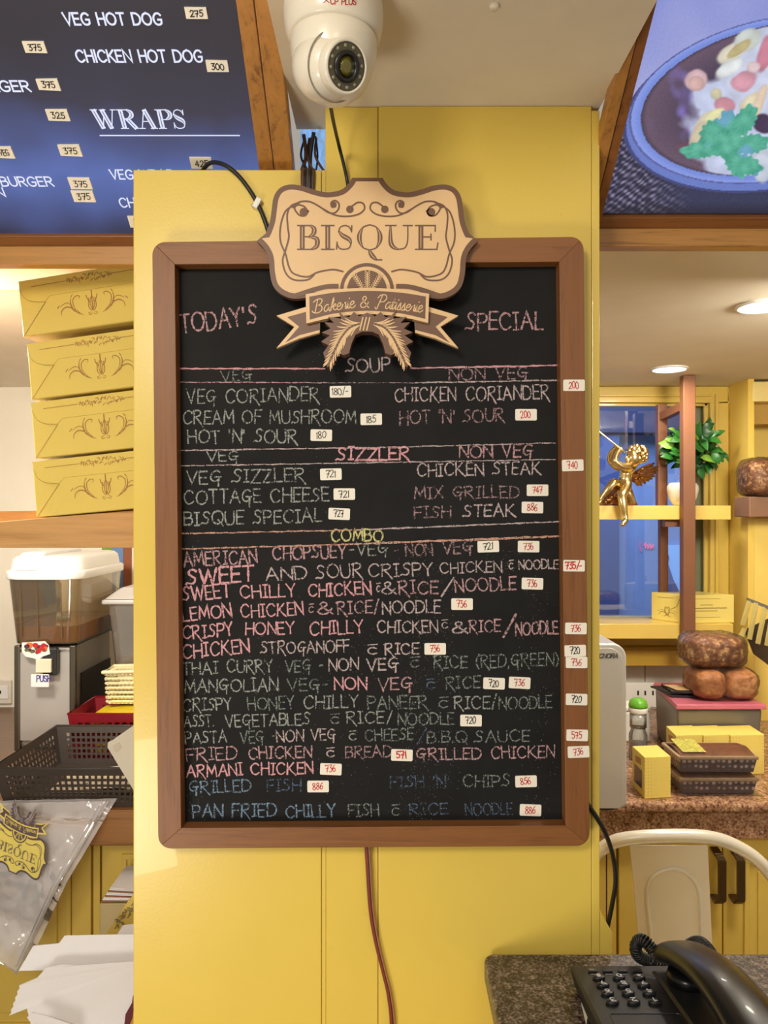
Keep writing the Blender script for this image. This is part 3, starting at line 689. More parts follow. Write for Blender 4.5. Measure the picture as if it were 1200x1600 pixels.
def food_panel():
    nx, ny = 250, 330; x0, x1 = xR, .58; y0, y1 = yrow(334), .70
    vs = []; cols = []
    for j in range(ny+1):
        Y = y0+(y1-y0)*j/ny
        for i in range(nx+1):
            Xp = x0+(x1-x0)*i/nx; v = xz(Xp, Y); vs.append(v)
            cols.append(food(600+1200*Xp/Y, 1675-1200*C_/Y))
    fs = [(j*(nx+1)+i, j*(nx+1)+i+1, (j+1)*(nx+1)+i+1, (j+1)*(nx+1)+i) for j in range(ny) for i in range(nx)]
    t = NT('food_photo_print'); t.set(Roughness=.25)
    at = t.new('ShaderNodeVertexColor'); at.layer_name = 'photo'
    t.b.inputs['Base Color'].default_value = (.02,.02,.02,1); t.l(at.outputs[0], t.b.inputs['Emission Color']); t.b.inputs['Emission Strength'].default_value = .95
    base = worldloc(mR); me = bpy.data.meshes.new('photo_print'); me.from_pydata([tuple(v-base) for v in vs], [], fs)
    ca = me.color_attributes.new('photo', 'FLOAT_COLOR', 'POINT')
    ca.data.foreach_set('color', np.array([c+(1,) for c in cols], dtype=np.float32).ravel())
    me.materials.append(t.m); o = link(bpy.data.objects.new('photo_print', me)); o.parent = mR
food_panel()
rail(MB(), xR, 1.2, yrow(336), .55, -.002, -.02).build('light_box_back', m_black, mR)
rail(MB(), .58, 1.2, yrow(335), .55, 0, -.002).build('photo_margin', M('lavender_print', rgb(150,158,215), .3, emit=.6), mR)
frame_rails(mR, .2655, xR, 336, 353, 386, 1)

# gap between soffit and pillar: crumpled film glows for leaked panel light; cable ends
gp = thing('cable_bundle', 'dark bundle of cables in the bluish gap left of the pillar top', 'cables', (-.10, 1.02, zl-.02))
gm = MB(); nn_ = 14
gv = [Vector((-.1135+.0535*i/nn_, 1.04+.012*mnoise.noise(Vector((i*.9, j*.7, 0))), zl-.04+.15*j/nn_)) for j in range(nn_+1) for i in range(nn_+1)]
gm.add(gv, [(j*(nn_+1)+i, j*(nn_+1)+i+1, (j+1)*(nn_+1)+i+1, (j+1)*(nn_+1)+i) for j in range(nn_) for i in range(nn_)])
gm.build('leak_glow_film', M('blue_leak_glow', rgb(150,190,235), .3, emit=.55, var=.5, vs=60), gp)
for k in range(7):
    x = -.106+.0035*k; r_ = random.uniform
    pth = [(x+r_(-.004,.004), 1.0+r_(-.012,.012), zt-.012), (x+r_(-.006,.008), 1.0, zt-.04), (x+.004+r_(-.008,.008), .99, zt-.07), (-.098+.002*k, .965, zl+.004), (-.1+.0022*k, .946, zl-.004), (-.1+.002*k, .9475, zl-.035)]
    MB().tube(catmull(pth, 6), r_(.0012, .0026), 7).build('cable', m_cable if k % 3 else M('brown_sleeve', rgb(90,60,44), .5), gp, smooth=True)
# ------------------------------------------------------------------ the chalkboard menu
YS = .944; YF = .925
bd = thing('chalkboard_menu', 'large black chalkboard menu in a brown wooden frame on the yellow pillar', 'chalkboard', P(580, 1322, YB))
TL, TR, BR, BL = (238,378), (912,370), (921,1322), (247,1326)
iTL, iTR, iBR, iBL = (273,413), (874,409), (884,1290), (283,1294)
def arcpts(c, a0, a1, r, n=8): return [(c[0]+r*math.cos(R(a0+(a1-a0)*k/n)), c[1]+r*math.sin(R(a0+(a1-a0)*k/n))) for k in range(n+1)]
rr_ = 20
stile = lambda pts: MB().prism([P(x, y, YF) for x, y in pts], (0, YB-YF-.0008, 0))
ctl = (TL[0]+rr_, TL[1]+rr_); ctr = (TR[0]-rr_, TR[1]+rr_); cbr = (BR[0]-rr_, BR[1]-rr_); cbl = (BL[0]+rr_, BL[1]-rr_)
stile(arcpts(ctl, 180, 225, rr_, 5)+[iTL, iBL]+arcpts(cbl, 135, 180, rr_, 5)).build('frame_stile', m_fr_v, bd, bevel=.0005)
stile(arcpts(ctr, 315, 360, rr_, 5)+arcpts(cbr, 0, 45, rr_, 5)+[iBR, iTR]).build('frame_stile', m_fr_v, bd, bevel=.0005)
stile(arcpts(ctl, 225, 270, rr_, 5)+arcpts(ctr, 270, 315, rr_, 5)+[iTR, iTL]).build('frame_rail', m_fr_h, bd, bevel=.0005)
stile([iBL, iBR]+arcpts(cbr, 45, 90, rr_, 5)+arcpts(cbl, 90, 135, rr_, 5)).build('frame_rail', m_fr_h, bd, bevel=.0005)
def slate():
    t = NT('black_slate'); t.set(Roughness=.7); t.b.inputs['Specular IOR Level'].default_value = .18; co = t.coord(); n = t.noise(co, 6, 8, .7); n2 = t.noise(co, 420, 3, .8)
    a = t.ramp(n, [(.3, (.0075,.0072,.0072)), (.62, (.014,.0137,.0136)), (.85, (.03,.029,.029))]); b = t.ramp(n2, [(.70, (0,0,0)), (.82, (.10,.095,.092))])
    mx = t.new('ShaderNodeMix', data_type='RGBA', blend_type='ADD'); mx.inputs[0].default_value = .55
    t.l(a, mx.inputs[6]); t.l(b, mx.inputs[7]); t.l(mx.outputs[2], t.b.inputs['Base Color']); return t.m
MB().prism([P(x, y, YS) for x, y in (iTL, iTR, iBR, iBL)], (0, YB-YS-.0006, 0)).build('slate', slate(), bd)
inner = MB()
for a, b in ((iTL, iTR), (iTR, iBR), (iBR, iBL), (iBL, iTL)):
    pass
fm = lambda x, y: P(x, -y, YS-.0004)
K = {'p': CHALK('pink_chalk', rgb(208,166,170), .52), 'P': CHALK('bright_pink_chalk', rgb(226,168,174), .72), 'w': CHALK('white_chalk', rgb(174,178,172), .5), 'W': CHALK('soft_pink_white_chalk', rgb(208,188,188), .56),
     'y': CHALK('yellow_chalk', rgb(222,216,150), .62), 'b': CHALK('blue_chalk', rgb(136,162,188), .46), 'd': CHALK('rubbed_pink_chalk', rgb(190,156,160), .36), 'D': CHALK('rubbed_blue_chalk', rgb(110,130,160), .26), 'n': CHALK('rubbed_white_chalk', rgb(150,158,152), .38), 'o': CHALK('orange_chalk', rgb(220,170,150), .6)}
LN = [
 [('TODAY\'S',284,521,402,506,29,'p',3.2)], [('SPECIAL',728,516,848,514,26,'p',3)], [('SOUP',541,582,609,579,20,'W',2.8)], [('VEG',346,596,394,594,17,'n',2.2)], [('NON VEG',702,594,825,591,18,'d',2.6)],
 [('VEG CORIANDER',292,630,498,626,21,'w',2.3)], [('CHICKEN',617,627,712,626,21,'W',2.3),('CORIANDER',728,626,858,623,21,'W',2.4)],
 [('CREAM OF MUSHROOM',286,662,556,661,20,'w',2.3)], [('HOT \'N\' SOUR',625,663,788,658,20,'d',2.5)], [('HOT \'N\' SOUR',294,693,464,691,20,'w',2.6)],
 [('VEG',324,721,373,720,16,'w',2.2)], [('SIZZLER',526,719,640,718,19,'P',3.0)], [('NON VEG',718,715,832,713,19,'p',2.8)],
 [('VEG SIZZLER',292,756,477,752,20,'w',2.5)], [('CHICKEN STEAK',652,744,845,741,19,'W',2.4)], [('COTTAGE CHEESE',288,788,514,783,21,'w',2.5)], [('MIX GRILLED',648,779,811,777,18,'d',2.4)],
 [('BISQUE SPECIAL',288,821,502,815,20,'w',2.6)], [('FISH',648,810,704,808,18,'d',2.4),('STEAK',724,807,805,806,18,'W',2.6)], [('COMBO',518,846,598,845,18,'y',2.8)],
 [('AMERICAN',288,885,402,879,21,'p',2.8),('CHOPSUEY',427,875,540,871,20,'p',2.8),('-VEG',546,868,606,866,19,'w',2.3),('- NON',616,869,676,867,18,'d',2.5),('VEG',692,865,738,863,19,'d',2.8)],
 [('SWEET',292,915,396,907,24,'P',3.8),('AND',416,908,480,904,19,'W',2.6),('SOUR',495,904,566,900,21,'W',2.4),('CRISPY',576,902,676,898,19,'W',2.4),('CHICKEN',688,896,784,893,16,'W',2.2),('c NOODLE',795,890,872,888,14,'W',2.2)],
 [('SWEET',285,939,360,933,21,'P',2.8),('CHILLY',376,935,462,931,19,'P',2.6),('CHICKEN',482,932,580,928,19,'P',2.8),('c',588,925,594,925,14,'W',1.8),('&',596,928,620,928,18,'W',2.6),('RICE',624,928,684,927,20,'p',2.6),('/',690,930,706,930,24,'W',3),('NOODLE',712,925,806,921,20,'p',2.6)],
 [('LEMON',287,971,362,962,20,'P',2.8),('CHICKEN',377,965,474,960,19,'P',2.6),('c',482,957,490,957,14,'p',1.8),('&',496,959,522,959,18,'p',2.8),('RICE/',528,959,592,957,19,'p',2.5),('NOODLE',598,959,688,957,19,'W',2.5)],
 [('CRISPY',286,998,364,993,20,'P',2.6),('HONEY',384,992,460,990,18,'P',2.6),('CHILLY',484,992,568,989,20,'P',2.6),('CHICKEN',590,989,684,988,18,'W',2.5),('c',690,982,700,982,13,'W',1.8),('&',706,989,732,989,17,'W',2.6),('RICE',734,988,782,987,18,'p',2.5),('/',787,992,804,992,28,'p',3.6),('NOODLE',806,992,872,990,19,'p',2.7)],
 [('CHICKEN',286,1029,390,1019,21,'P',2.7),('STROGANOFF',408,1021,546,1018,18,'W',2.4),('c',574,1022,590,1022,16,'W',2.4),('RICE',602,1023,654,1021,17,'W',2.6)],
 [('THAI',286,1054,340,1052,18,'w',2.4),('CURRY',355,1051,426,1049,19,'w',2.3),('VEG -',446,1050,505,1048,18,'n',2.4),('NON',514,1048,560,1047,18,'W',2.4),('VEG',574,1048,622,1046,18,'W',2.8),('c',640,1043,655,1043,17,'n',2.2),('RICE',678,1044,730,1043,18,'n',2.5),('(RED,GREEN)',744,1043,873,1040,19,'n',2.3)],
 [('MANGOLIAN',289,1082,434,1079,19,'w',2.5),('VEG-',450,1080,512,1078,18,'n',2.2),('NON',523,1078,573,1077,18,'P',2.6),('VEG',591,1079,644,1077,18,'p',2.8),('c',666,1077,680,1077,16,'D',2.4),('RICE',697,1076,750,1075,18,'n',2.6)],
 [('CRISPY',286,1112,362,1108,19,'w',2.4),('HONEY',388,1110,460,1107,19,'n',2.3),('CHILLY',475,1108,560,1105,19,'w',2.3),('PANEER',575,1108,668,1106,19,'n',2.5),('c',685,1106,700,1106,17,'n',2.2),('RICE/',710,1107,776,1106,19,'w',2.4),('NOODLE',780,1108,862,1106,19,'n',2.4)],
 [('ASST.',288,1137,334,1135,18,'w',2.1),('VEGETABLES',353,1137,484,1132,18,'w',2.3),('c',516,1131,530,1131,15,'n',2.2),('RICE/',542,1131,612,1130,18,'w',2.2),('NOODLE',622,1133,709,1131,18,'n',2.4)],
 [('PASTA',290,1163,354,1159,18,'w',2.3),('VEG -',376,1161,430,1159,18,'n',2.3),('NON VEG',433,1159,524,1156,17,'W',2.3),('c',545,1157,557,1157,15,'w',2),('CHEESE',571,1158,646,1156,18,'n',2.3),('/',652,1160,664,1160,20,'D',2),('B.B.Q',668,1160,730,1159,17,'n',2.3),('SAUCE .',742,1160,846,1158,17,'n',2.3)],
 [('FRIED',292,1189,370,1186,19,'p',2.4),('CHICKEN',389,1186,487,1183,18,'p',2.5),('c',510,1183,523,1183,14,'W',2.2),('BREAD',540,1184,612,1182,17,'d',2.4),('GRILLED',651,1187,752,1185,17,'p',2.5),('CHICKEN',768,1185,866,1183,18,'p',2.4)],
 [('ARMANI CHICKEN',292,1214,489,1208,18,'P',2.5)], [('GRILLED',296,1239,392,1236,18,'b',2.4),('FISH',418,1236,470,1235,18,'D',2.2)], [('FISH \'N\'',610,1231,702,1230,17,'D',2.4),('CHIPS',724,1230,797,1229,18,'n',2.4)],
 [('PAN FRIED',302,1277,432,1275,20,'b',2.5),('CHILLY',447,1278,524,1275,19,'b',2.5),('FISH',545,1276,592,1274,19,'n',2.3),('c',612,1274,625,1274,17,'n',2),('RICE',640,1274,700,1272,17,'D',2.2),('NOODLE',728,1274,800,1272,18,'D',2.4)]]
for row in LN:
    for t_, x0, y0, x1, y1, h, c, wd in row:
        mb = MB(); write(mb, t_, CH, fm, x0, -y0, x1, -y1, h, wd*.9, gap=2.0, jit=.35, wob=.05, subs=2.5)
        mb.build('chalk_lettering', K[c], bd)
mb = MB()
for (x0,y0,x1,y1,wd,c) in ((283,576,507,576,2.2,'P'),(642,575.5,869,571,2.4,'P'),(280,597,510,598,1.6,'p'),(510,598,650,598,1.3,'d'),(650,598,870,594,1.9,'W'),(280,704,600,699,1.8,'W'),(600,699,868,692,1.6,'W'),(281,728,868,718,1.6,'W'),
                         (281,834,560,828,2.0,'o'),(560,828,872,815,2.2,'W'),(281,858,560,850,2.0,'o'),(560,850,872,838,3.0,'o'),(560,718,622,718,2.0,'P')):
    mb = MB(); ribbon(mb, [p+Vector((0, random.uniform(-.5,.5))) for p in sub([Vector((x0,-y0)), Vector((x1,-y1))], 6)], wd, fm, .4); mb.build('chalk_rule', K[c], bd)
# faint rubbed drips of chalk dust
mb = MB(); rd = random.Random(5)
for cx, ya, yb, n in ((648,870,1290,420),(690,880,1250,260),(410,900,1100,120),(790,860,900,60),(560,900,1290,120),(300,840,1290,140),(840,900,1290,160),(500,420,1290,160)):
    for k in range(n):
        x = cx+rd.gauss(0, 16); y = rd.uniform(ya, yb); s_ = rd.uniform(.4, 1.0)
        mb.poly([fm(x, -y), fm(x+s_, -y), fm(x+s_, -y+s_), fm(x, -y+s_)])
o = mb.build('chalk_dust', M('grey_chalk_dust', rgb(120,116,112), .9, var=0), bd); o['kind'] = 'stuff'
ST = [(532,612,'180/-',0),(580,655,'185',0),(502,680,'180',0),(822,648,'200',1),(897,602,'200',1),(517,741,'721',0),(538,772,'721',0),(530,803,'727',0),(840,766,'747',1),(832,793,'886',2),(895,727,'740',1),(763,854,'721',0),(826,854,'736',2),
      (897,884,'735/-',3),(832,912,'736',2),(722,944,'736',1),(900,982,'736',1),(680,1014,'736',1),(901,1035,'736',2),(899,1017,'720',0),(772,1068,'720',0),(812,1067,'736',2),(901,1093,'720',0),(736,1126,'720',0),(902,1149,'575',1),(904,1175,'736',2),
      (628,1180,'571',3),(517,1202,'736',1),(497,1229,'886',1),(822,1221,'856',1),(829,1266,'886',1)]
m_pink = M('red_biro_ink', rgb(190,70,70), .6, var=0)
for k, (cx, cy, t_, ic) in enumerate(ST):
    fr_ = cx > 885; Yk = YF if fr_ else YS; rot = random.uniform(-.05, .04); w2, h2 = 16.8, 9
    z0 = -.0006
    def f(u, v, o_=0, Yk=Yk, cx=cx, cy=cy, rot=rot): 
        return P(cx+u*math.cos(rot)-v*math.sin(rot), cy-(u*math.sin(rot)+v*math.cos(rot)), Yk-.0012-o_)
    cr = []
    for sx, sy, a in ((1,1,0),(-1,1,90),(-1,-1,180),(1,-1,270)):
        for q in range(4):
            an = R(a+30*q); cr.append(f(sx*(w2-2)+2*math.cos(an), sy*(h2-2)+2*math.sin(an)))
    o = MB().prism(cr, (0, .0011, 0)).build('price_sticker', M('white_price_sticker', rgb(240,232,216), .55, var=.04) if k == 0 else bpy.data.materials['white_price_sticker'], bd)
    tt = MB(); ww = len(t_)*3.7
    write(tt, t_, G, lambda u, v: f(u, v, .0003), -ww*.72, -5, ww*.72-1, -4.6+random.uniform(-.6,.8), 10.5, 1.7 if ic == 3 else 1.15, gap=1.6, jit=.15, wob=.07, subs=3)
    tt.build('handwritten_price', (m_ink, m_red, m_pink, m_red)[ic], o)

# ------------------------------------------------------------------ the shop crest on top of the board
m_cb = {'brown': M('brown_sign_print', rgb(108,74,52), .45, var=.04), 'cream': M('cream_sign_print', rgb(226,188,138), .45, var=.05, vs=20)}
YC = .912
cs = thing('shop_sign', 'shaped cream and brown wooden bakery sign fixed over the top of the chalkboard', 'sign', P(583, 575, YC))
CZ = lambda x, y, z: P(380+x/3, 260+y/3, YC)+Vector((0, .012-z, 0))
crest(CZ, .0005, m_cb, cs, thick=.010)
for x in (480, 700): bx('mounting_block', m_fr_h, cs, P(x,0,YC).x-.015, P(x,0,YC).x+.015, YC+.0125, YF-.0006, P(0,392,YC).z, P(0,376,YC).z)
WZ = lambda x, y, z: P(380+x/3, 260+y/3, YC)+Vector((0, .010-z, 0))
wreath(WZ, .0005, m_cb, cs, .0185)

# ------------------------------------------------------------------ cables around the pillar
def cable(name, label, pts, r, m=m_cable, extra=None, cat='cable', k=8):
    pts = catmull(pts, k); t = thing(name, label, cat, pts[-1])
    MB().tube(pts, r, 10).build('cable_sheath', m, t, smooth=True)
    return t
Yc_ = YB-.004
c1 = cable('power_cable', 'black cable arching over the pillar top left of the sign, held by a white clip', [P(300,300,1.0), P(322,263,.970)+Vector((0,0,.003)), P(345,258,.950)+Vector((0,0,.002)), P(372,274,Yc_), P(398,310,Yc_), P(414,346,Yc_), P(424,380,Yc_+.001), P(428,400,Yc_+.001)], .0027)
cl = MB().box(-.0065, .0065, -.004, .004, -.0035, .0035); mm = Matrix.Translation(P(402,318,YB-.0046)) @ Matrix.Rotation(R(-62), 4, 'Y')
cl.v = [tuple(mm @ Vector(v)) for v in cl.v]; cl.build('cable_clip', m_whitep, c1, bevel=.001)
MB().lathe(P(396,322,YB-.0035), [(.0022,0),(.0022,.003),(.001,.0035)], 10, axis=(0,-1,0)).build('clip_nail', m_steel, c1)
cable('camera_cable', 'thin black cable hanging from the dome camera down behind the sign', [P(514,148,.78), P(520,185,.86), P(529,225,.925), P(540,270,Yc_-.002), P(545,300,Yc_), P(549,330,Yc_)], .0021)
c3 = thing('brown_wire_bundle', 'bundle of thin brown wires hanging below the chalkboard', 'wires', P(600,1600,YB))
for k in range(4):
    o_ = (k-1.5)*2.0
    pts = catmull([P(572+o_, 1300, Yc_), P(575+o_, 1345, Yc_), P(580+o_, 1420, Yc_), P(588+o_*.9, 1470, Yc_), P(600+o_*.8, 1520, Yc_), P(609+o_*.9, 1560, Yc_), P(614+o_, 1620, Yc_), P(616+o_, 1800, Yc_)], 8)
    MB().tube(pts, .0011, 8).build('wire', (M('brown_wire', rgb(118,66,40), .4), M('red_wire', rgb(150,50,40), .4), M('dark_wire', rgb(60,36,28), .4), M('tan_wire', rgb(168,112,80), .4))[k], c3, smooth=True)
cable('drooping_cable', 'black cable drooping out from behind the right edge of the chalkboard', [P(900,1235,YB-.003), P(922,1262,YB-.004), P(944,1298,YB+.0), P(957,1335,YB+.02), P(962,1375,YB+.025), P(957,1410,YB+.03), P(950,1445,YB+.03), P(944,1475,YB+.04), P(940,1520,YB+.06)], .0029)
# ------------------------------------------------------------------ dome camera under the soffit
dc = thing('dome_camera', 'white dome security camera with dark lens hanging from the soffit', 'camera', P(521,-5,.75))
zs = H+.503; cx, cy = P(521, 0, .75).x, .755
MB().lathe((cx, cy, zs), [(.044,0),(.0485,-.004),(.0492,-.014),(.0482,-.028),(.0455,-.037),(.0435,-.0395)], 48, cap=True).build('mount_base', M('ivory_camera_plastic', rgb(232,224,206), .3, var=.02, coat=.3), dc, smooth=True)
m_iv = bpy.data.materials['ivory_camera_plastic']
MB().lathe((cx, cy, zs-.0385), [(.0420,0),(.0428,-.004),(.0424,-.012),(.0405,-.024),(.036,-.037),(.029,-.049),(.020,-.057),(.010,-.061),(.001,-.062)], 48).build('dome_housing', m_iv, dc, smooth=True)
dv = Vector((.58, -.70, -.40)).normalized(); ec = P(540,104,.722)-dv*.0345
mz = Vector((0,0,1)).rotation_difference(dv).to_matrix()
MB().ball(ec, (.0320,.0330,.0345), 40, 24, mz).build('eyeball', m_iv, dc, smooth=True)
fc = ec+dv*.0335
MB().lathe(fc, [(.0235,-.012),(.0242,.0015),(.0222,.0040),(.0205,.0030)], 40, axis=dv, cap=False).build('lens_bezel', m_iv, dc, smooth=True)
MB().lathe(fc, [(.0210,.0020),(.001,.0022)], 40, axis=dv).build('lens_glass', M('olive_lens_glass', rgb(84,78,50), .15, var=.2, coat=.6), dc)
MB().lathe(fc, [(.0135,.0020),(.0135,.0044),(.0100,.0046),(.0095,.0024)], 36, axis=dv, cap=False).build('lens_ring', m_black, dc, smooth=True)
MB().lathe(fc, [(.0096,.0026),(.004,.0034),(.0005,.0036)], 30, axis=dv).build('lens', M('lens_coating', rgb(98,92,30), .08, var=0, coat=.8), dc, smooth=True)
u_ = dv.orthogonal().normalized(); v_ = dv.cross(u_)
for k in range(12):
    a = 2*PI*k/12; c = fc+(u_*math.cos(a)+v_*math.sin(a))*.0172+dv*.0022
    MB().lathe(c, [(.0017,0),(.0015,.0006),(.0004,.001)], 10, axis=dv).build('infrared_diode', M('diode_lens', rgb(150,142,116), .2, var=0) if k == 0 else bpy.data.materials['diode_lens'], dc)
# the parting line of the turret
pl = MB(); pts = []
for k in range(15):
    t = k/14; px = 478+ (532-478)*t; py = 140-(140-42)*(t**.9)+6*math.sin(t*2*PI)
    d = (P(px, py, 1)-Vector((0,0,H))).normalized(); 
    pts.append((px, py))
def on_mesh(px, py, obs):
    from mathutils.bvhtree import BVHTree
    best = None
    for o in obs:
        if o.name not in BV: BV[o.name] = BVHTree.FromPolygons([v.co for v in o.data.vertices], [tuple(p.vertices) for p in o.data.polygons])
        wl = worldloc(o); org = Vector((0,0,H))-wl; h = BV[o.name].ray_cast(org, (P(px, py, 1)-Vector((0,0,H))).normalized())
        if h[0] is not None and (best is None or h[3] < best[1]): best = (h[0]+wl, h[3], h[1])
    return best
BV = {}
obs = [o for o in dc.children if o.name.split('.')[0] in ('mount_base','dome_housing','eyeball')]
e1_ = dv.orthogonal().normalized(); e2_ = dv.cross(e1_)
MB().tube([ec+dv*.0165+(e1_*math.cos(2*PI*k/48)+e2_*math.sin(2*PI*k/48)-0*dv)*.0302 for k in range(48)], .0007, 6, closed=True).build('turret_seam', M('grey_seam', rgb(150,140,122), .6, var=0), dc, smooth=True)
lt = MB(); bs_ = [o for o in dc.children if o.name.startswith('mount_base')]
def onb(u, v):
    h = on_mesh(u, -v, bs_)
    return h[0]+h[2]*.0003 if h else P(u, -v, .70)
write(lt, 'CP PLUS', G, onb, 516, -6.5, 556, -7.5, 9, 1.5, gap=2, subs=2)
write(lt, 'X', G, onb, 506, -4, 514, -4, 7, 1.3, gap=2, subs=2)
lt.build('printed_mark', M('red_print', rgb(190,50,46), .5, var=0), dc)
# screw on the soffit
MB().lathe((P(793,9,.68).x, P(793,9,.762).y, zs+.0003), [(.0045,0),(.0052,-.002),(.004,-.0045),(.002,-.005)], 14).build('ceiling_screw', m_plaster, bpy.data.objects['ceiling_soffit'], smooth=True)

# ------------------------------------------------------------------ wooden shelf with four bakery boxes
shf = thing('wooden_shelf', 'honey pine shelf at eye height carrying the stack of yellow boxes', 'shelf', (-.9, 1.3, H-.054))
x0, x1 = -2.2, -.335
yf = 1.16; zb = P(0, 856, yf).z
zA = P(0, 833, yf).z; sl = (P(0,797,yf).z-P(0,815,yf).z)/(P(212,0,yf).x-P(0,0,yf).x)
zat = lambda x: P(0,815,yf).z+sl*(x-P(0,0,yf).x)
zl_ = min
xk = P(0,0,yf).x-.02
MB().hexa([(xk,yf,zb),(x1,yf,zb),(x1,yf+.03,zb),(xk,yf+.03,zb),(xk,yf,zat(xk)),(x1,yf,zat(x1)),(x1,yf+.03,zat(x1)),(xk,yf+.03,zat(xk))]).build('front_lipping', m_shelf, shf, bevel=.001)
MB().box(x0, xk, yf, yf+.03, zb, zat(xk)).build('front_lipping', m_shelf, shf)
MB().hexa([(x0,yf+.0305,zb),(x1,yf+.0305,zb),(x1,yf+.34,zb),(x0,yf+.34,zb),(x0,yf+.0305,zat(xk)-.002),(x1,yf+.0305,zat(x1)-.002),(x1,yf+.34,zat(x1)-.002),(x0,yf+.34,zat(xk)-.002)]).build('shelf_board', m_shelf, shf)
bx('upright', m_shelf, shf, x1-.024, x1, yf+.06, yf+.34, 0.0, zb-.0005)
m_box = YELLOW('satin_yellow_card', rgb(228, 200, 100), .26, .5, .0)
m_bprint = M('brown_box_print', rgb(164,116,60), .5, var=.05)
def flourish(mb, g, sx, cx, cy):
    q = lambda pts: [Vector((cx+sx*x, cy+y)) for x, y in pts]
    for pts, wd in (([(-8,-16),(-16,-13),(-26,-4),(-36,-1),(-44,-6),(-45,-13)],1.7), ([(-14,-13),(-24,-7),(-28,4),(-27,12)],1.9), ([(-12,-14),(-22,-4),(-24,8),(-18,14),(-12,13),(-14,9)],1.3), ([(-24,-3),(-32,5),(-40,4),(-46,0)],1.0), ([(-47,3),(-51,-1)],1.8), ([(-27,13),(-24,17)],1.8)):
        ribbon(mb, catmull(q(pts), 4), wd, g, 0, .1, taper=True)
def wheat(mb, g, cx, cy):
    for s_ in (-1, 1):
        for pts, wd in (([(0,-12),(3,-4),(3,4),(1,10)],1.1), ([(2,-12),(6,-6),(6,2),(5,8)],1.2), ([(4,2),(8,8),(9,13)],1.4), ([(1,-16),(5,-18),(7,-15),(3,-14)],.8)):
            ribbon(mb, catmull([Vector((cx+s_*x, cy+y)) for x, y in pts], 4), wd, g, 0, .1)
    ribbon(mb, [Vector((cx, cy-10)), Vector((cx, cy+14))], 1.6, g); ribbon(mb, [Vector((cx, cy+12)), Vector((cx, cy+19))], 1.9, g)
U = 1.168/1200
def bakery_box(k, bl, tl, yaw, roll, label):
    o0 = P(bl[0], bl[1], 1.168)
    cyw, syw, cr, sr = math.cos(R(yaw)), math.sin(R(yaw)), math.cos(R(roll)), math.sin(R(roll))
    eu = Vector((cyw*cr, -syw*cr, sr)); en = Vector((-syw, -cyw, 0)); ev = eu.cross(-en).normalized()*-1
    if ev.z < 0: ev = -ev
    W_, Hh, D = .33, .0858, .22
    g = lambda u, v, o_=0: o0+eu*(u*U)+ev*(v*U)+en*(o_)
    t = thing('bakery_box', label, 'box', o0+eu*(W_/2)-en*(D/2), 'yellow bakery boxes stacked on the wooden shelf')
    A = lambda u, v, d: o0+eu*u+ev*v-en*d
    MB().hexa([A(0,0,0),A(W_,0,0),A(W_,0,D),A(0,0,D),A(0,Hh,0),A(W_,Hh,0),A(W_,Hh,D),A(0,Hh,D)]).build('carton', m_box, t, bevel=.0015)
    # folded front: lid flap above, tucked corner at left, lower flap
    h = Hh/U; 
    def plate(poly, a, b, name):
        n = len(poly); fan = MathPoly(poly)
        mb = MB().add([g(x, y, a) for x, y in poly]+[g(x, y, b) for x, y in poly], fan+[tuple(n+i for i in reversed(f_)) for f_ in fan]+[(i, (i+1) % n, n+(i+1) % n, n+i) for i in range(n)])
        return mb.build(name, m_box, t)
    wU = W_/U
    cor = [tuple(p) for p in catmull([Vector((2, h*.86)), Vector((8, h*.70)), Vector((19, h*.615)), Vector((31, h*.58)), Vector((42, h*.565))], 5)]
    plate([(1,h-.6)]+cor[::1]+[(52, h*.66),(wU-52, h*.66),(wU-42,h*.56),(wU-1,h-.6)], .0003, .0009, 'lid_flap')
    plate([(4,1),(46,h*.56),(54,h*.655),(wU-54,h*.655),(wU-4,1)], .0003, .0012, 'lower_flap')
    # printed ornaments
    mb = MB(); gp_ = lambda u, v: g(u, v, .0012); gq = lambda u, v: g(u, v, .0015)
    ribbon(mb, [Vector((22, h*.865)), Vector((80, h*.872))], .9, gp_); ribbon(mb, [Vector((160, h*.88)), Vector((230, h*.886))], .9, gp_)
    rd = random.Random(11)
    for i in range(46):
        u = 82+76*(i+.5)/46; am = 4.2*math.sin(PI*(i+.5)/46)+1.2; x = u; y = h*.875+rd.uniform(-am, am); a = rd.uniform(0, PI)
        ribbon(mb, catmull([Vector((x-2.2*math.cos(a), y-2.2*math.sin(a))), Vector((x, y+1)), Vector((x+2.4*math.cos(a), y+2*math.sin(a)))], 3), .9, gp_)
    mb.build('printed_border', m_bprint, t)
    mb = MB(); cx_ = 122
    wheat(mb, gq, cx_, h*.42); flourish(mb, gq, 1, cx_-8, h*.42); flourish(mb, gq, -1, cx_+8, h*.42); mb.build('printed_wheat', m_bprint, t)
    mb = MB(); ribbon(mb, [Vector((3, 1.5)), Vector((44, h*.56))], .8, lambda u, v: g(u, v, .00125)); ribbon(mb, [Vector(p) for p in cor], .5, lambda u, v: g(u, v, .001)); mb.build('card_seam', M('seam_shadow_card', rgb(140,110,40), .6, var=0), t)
    return t
for k, (bl, tl, label) in enumerate((((57,809),(47,723),'yellow bakery box at the bottom of the stack, resting on the pine shelf'), ((55,717),(45,630),'yellow bakery box second from the bottom of the stack'),
                        ((49,625),(39,537),'yellow bakery box second from the top of the stack, with a bright sheen'), ((36,527),(26,440),'yellow bakery box on top of the stack, jutting furthest left'))):
    bakery_box(k, bl, tl, 9.5, 5.0+.15*k, label)

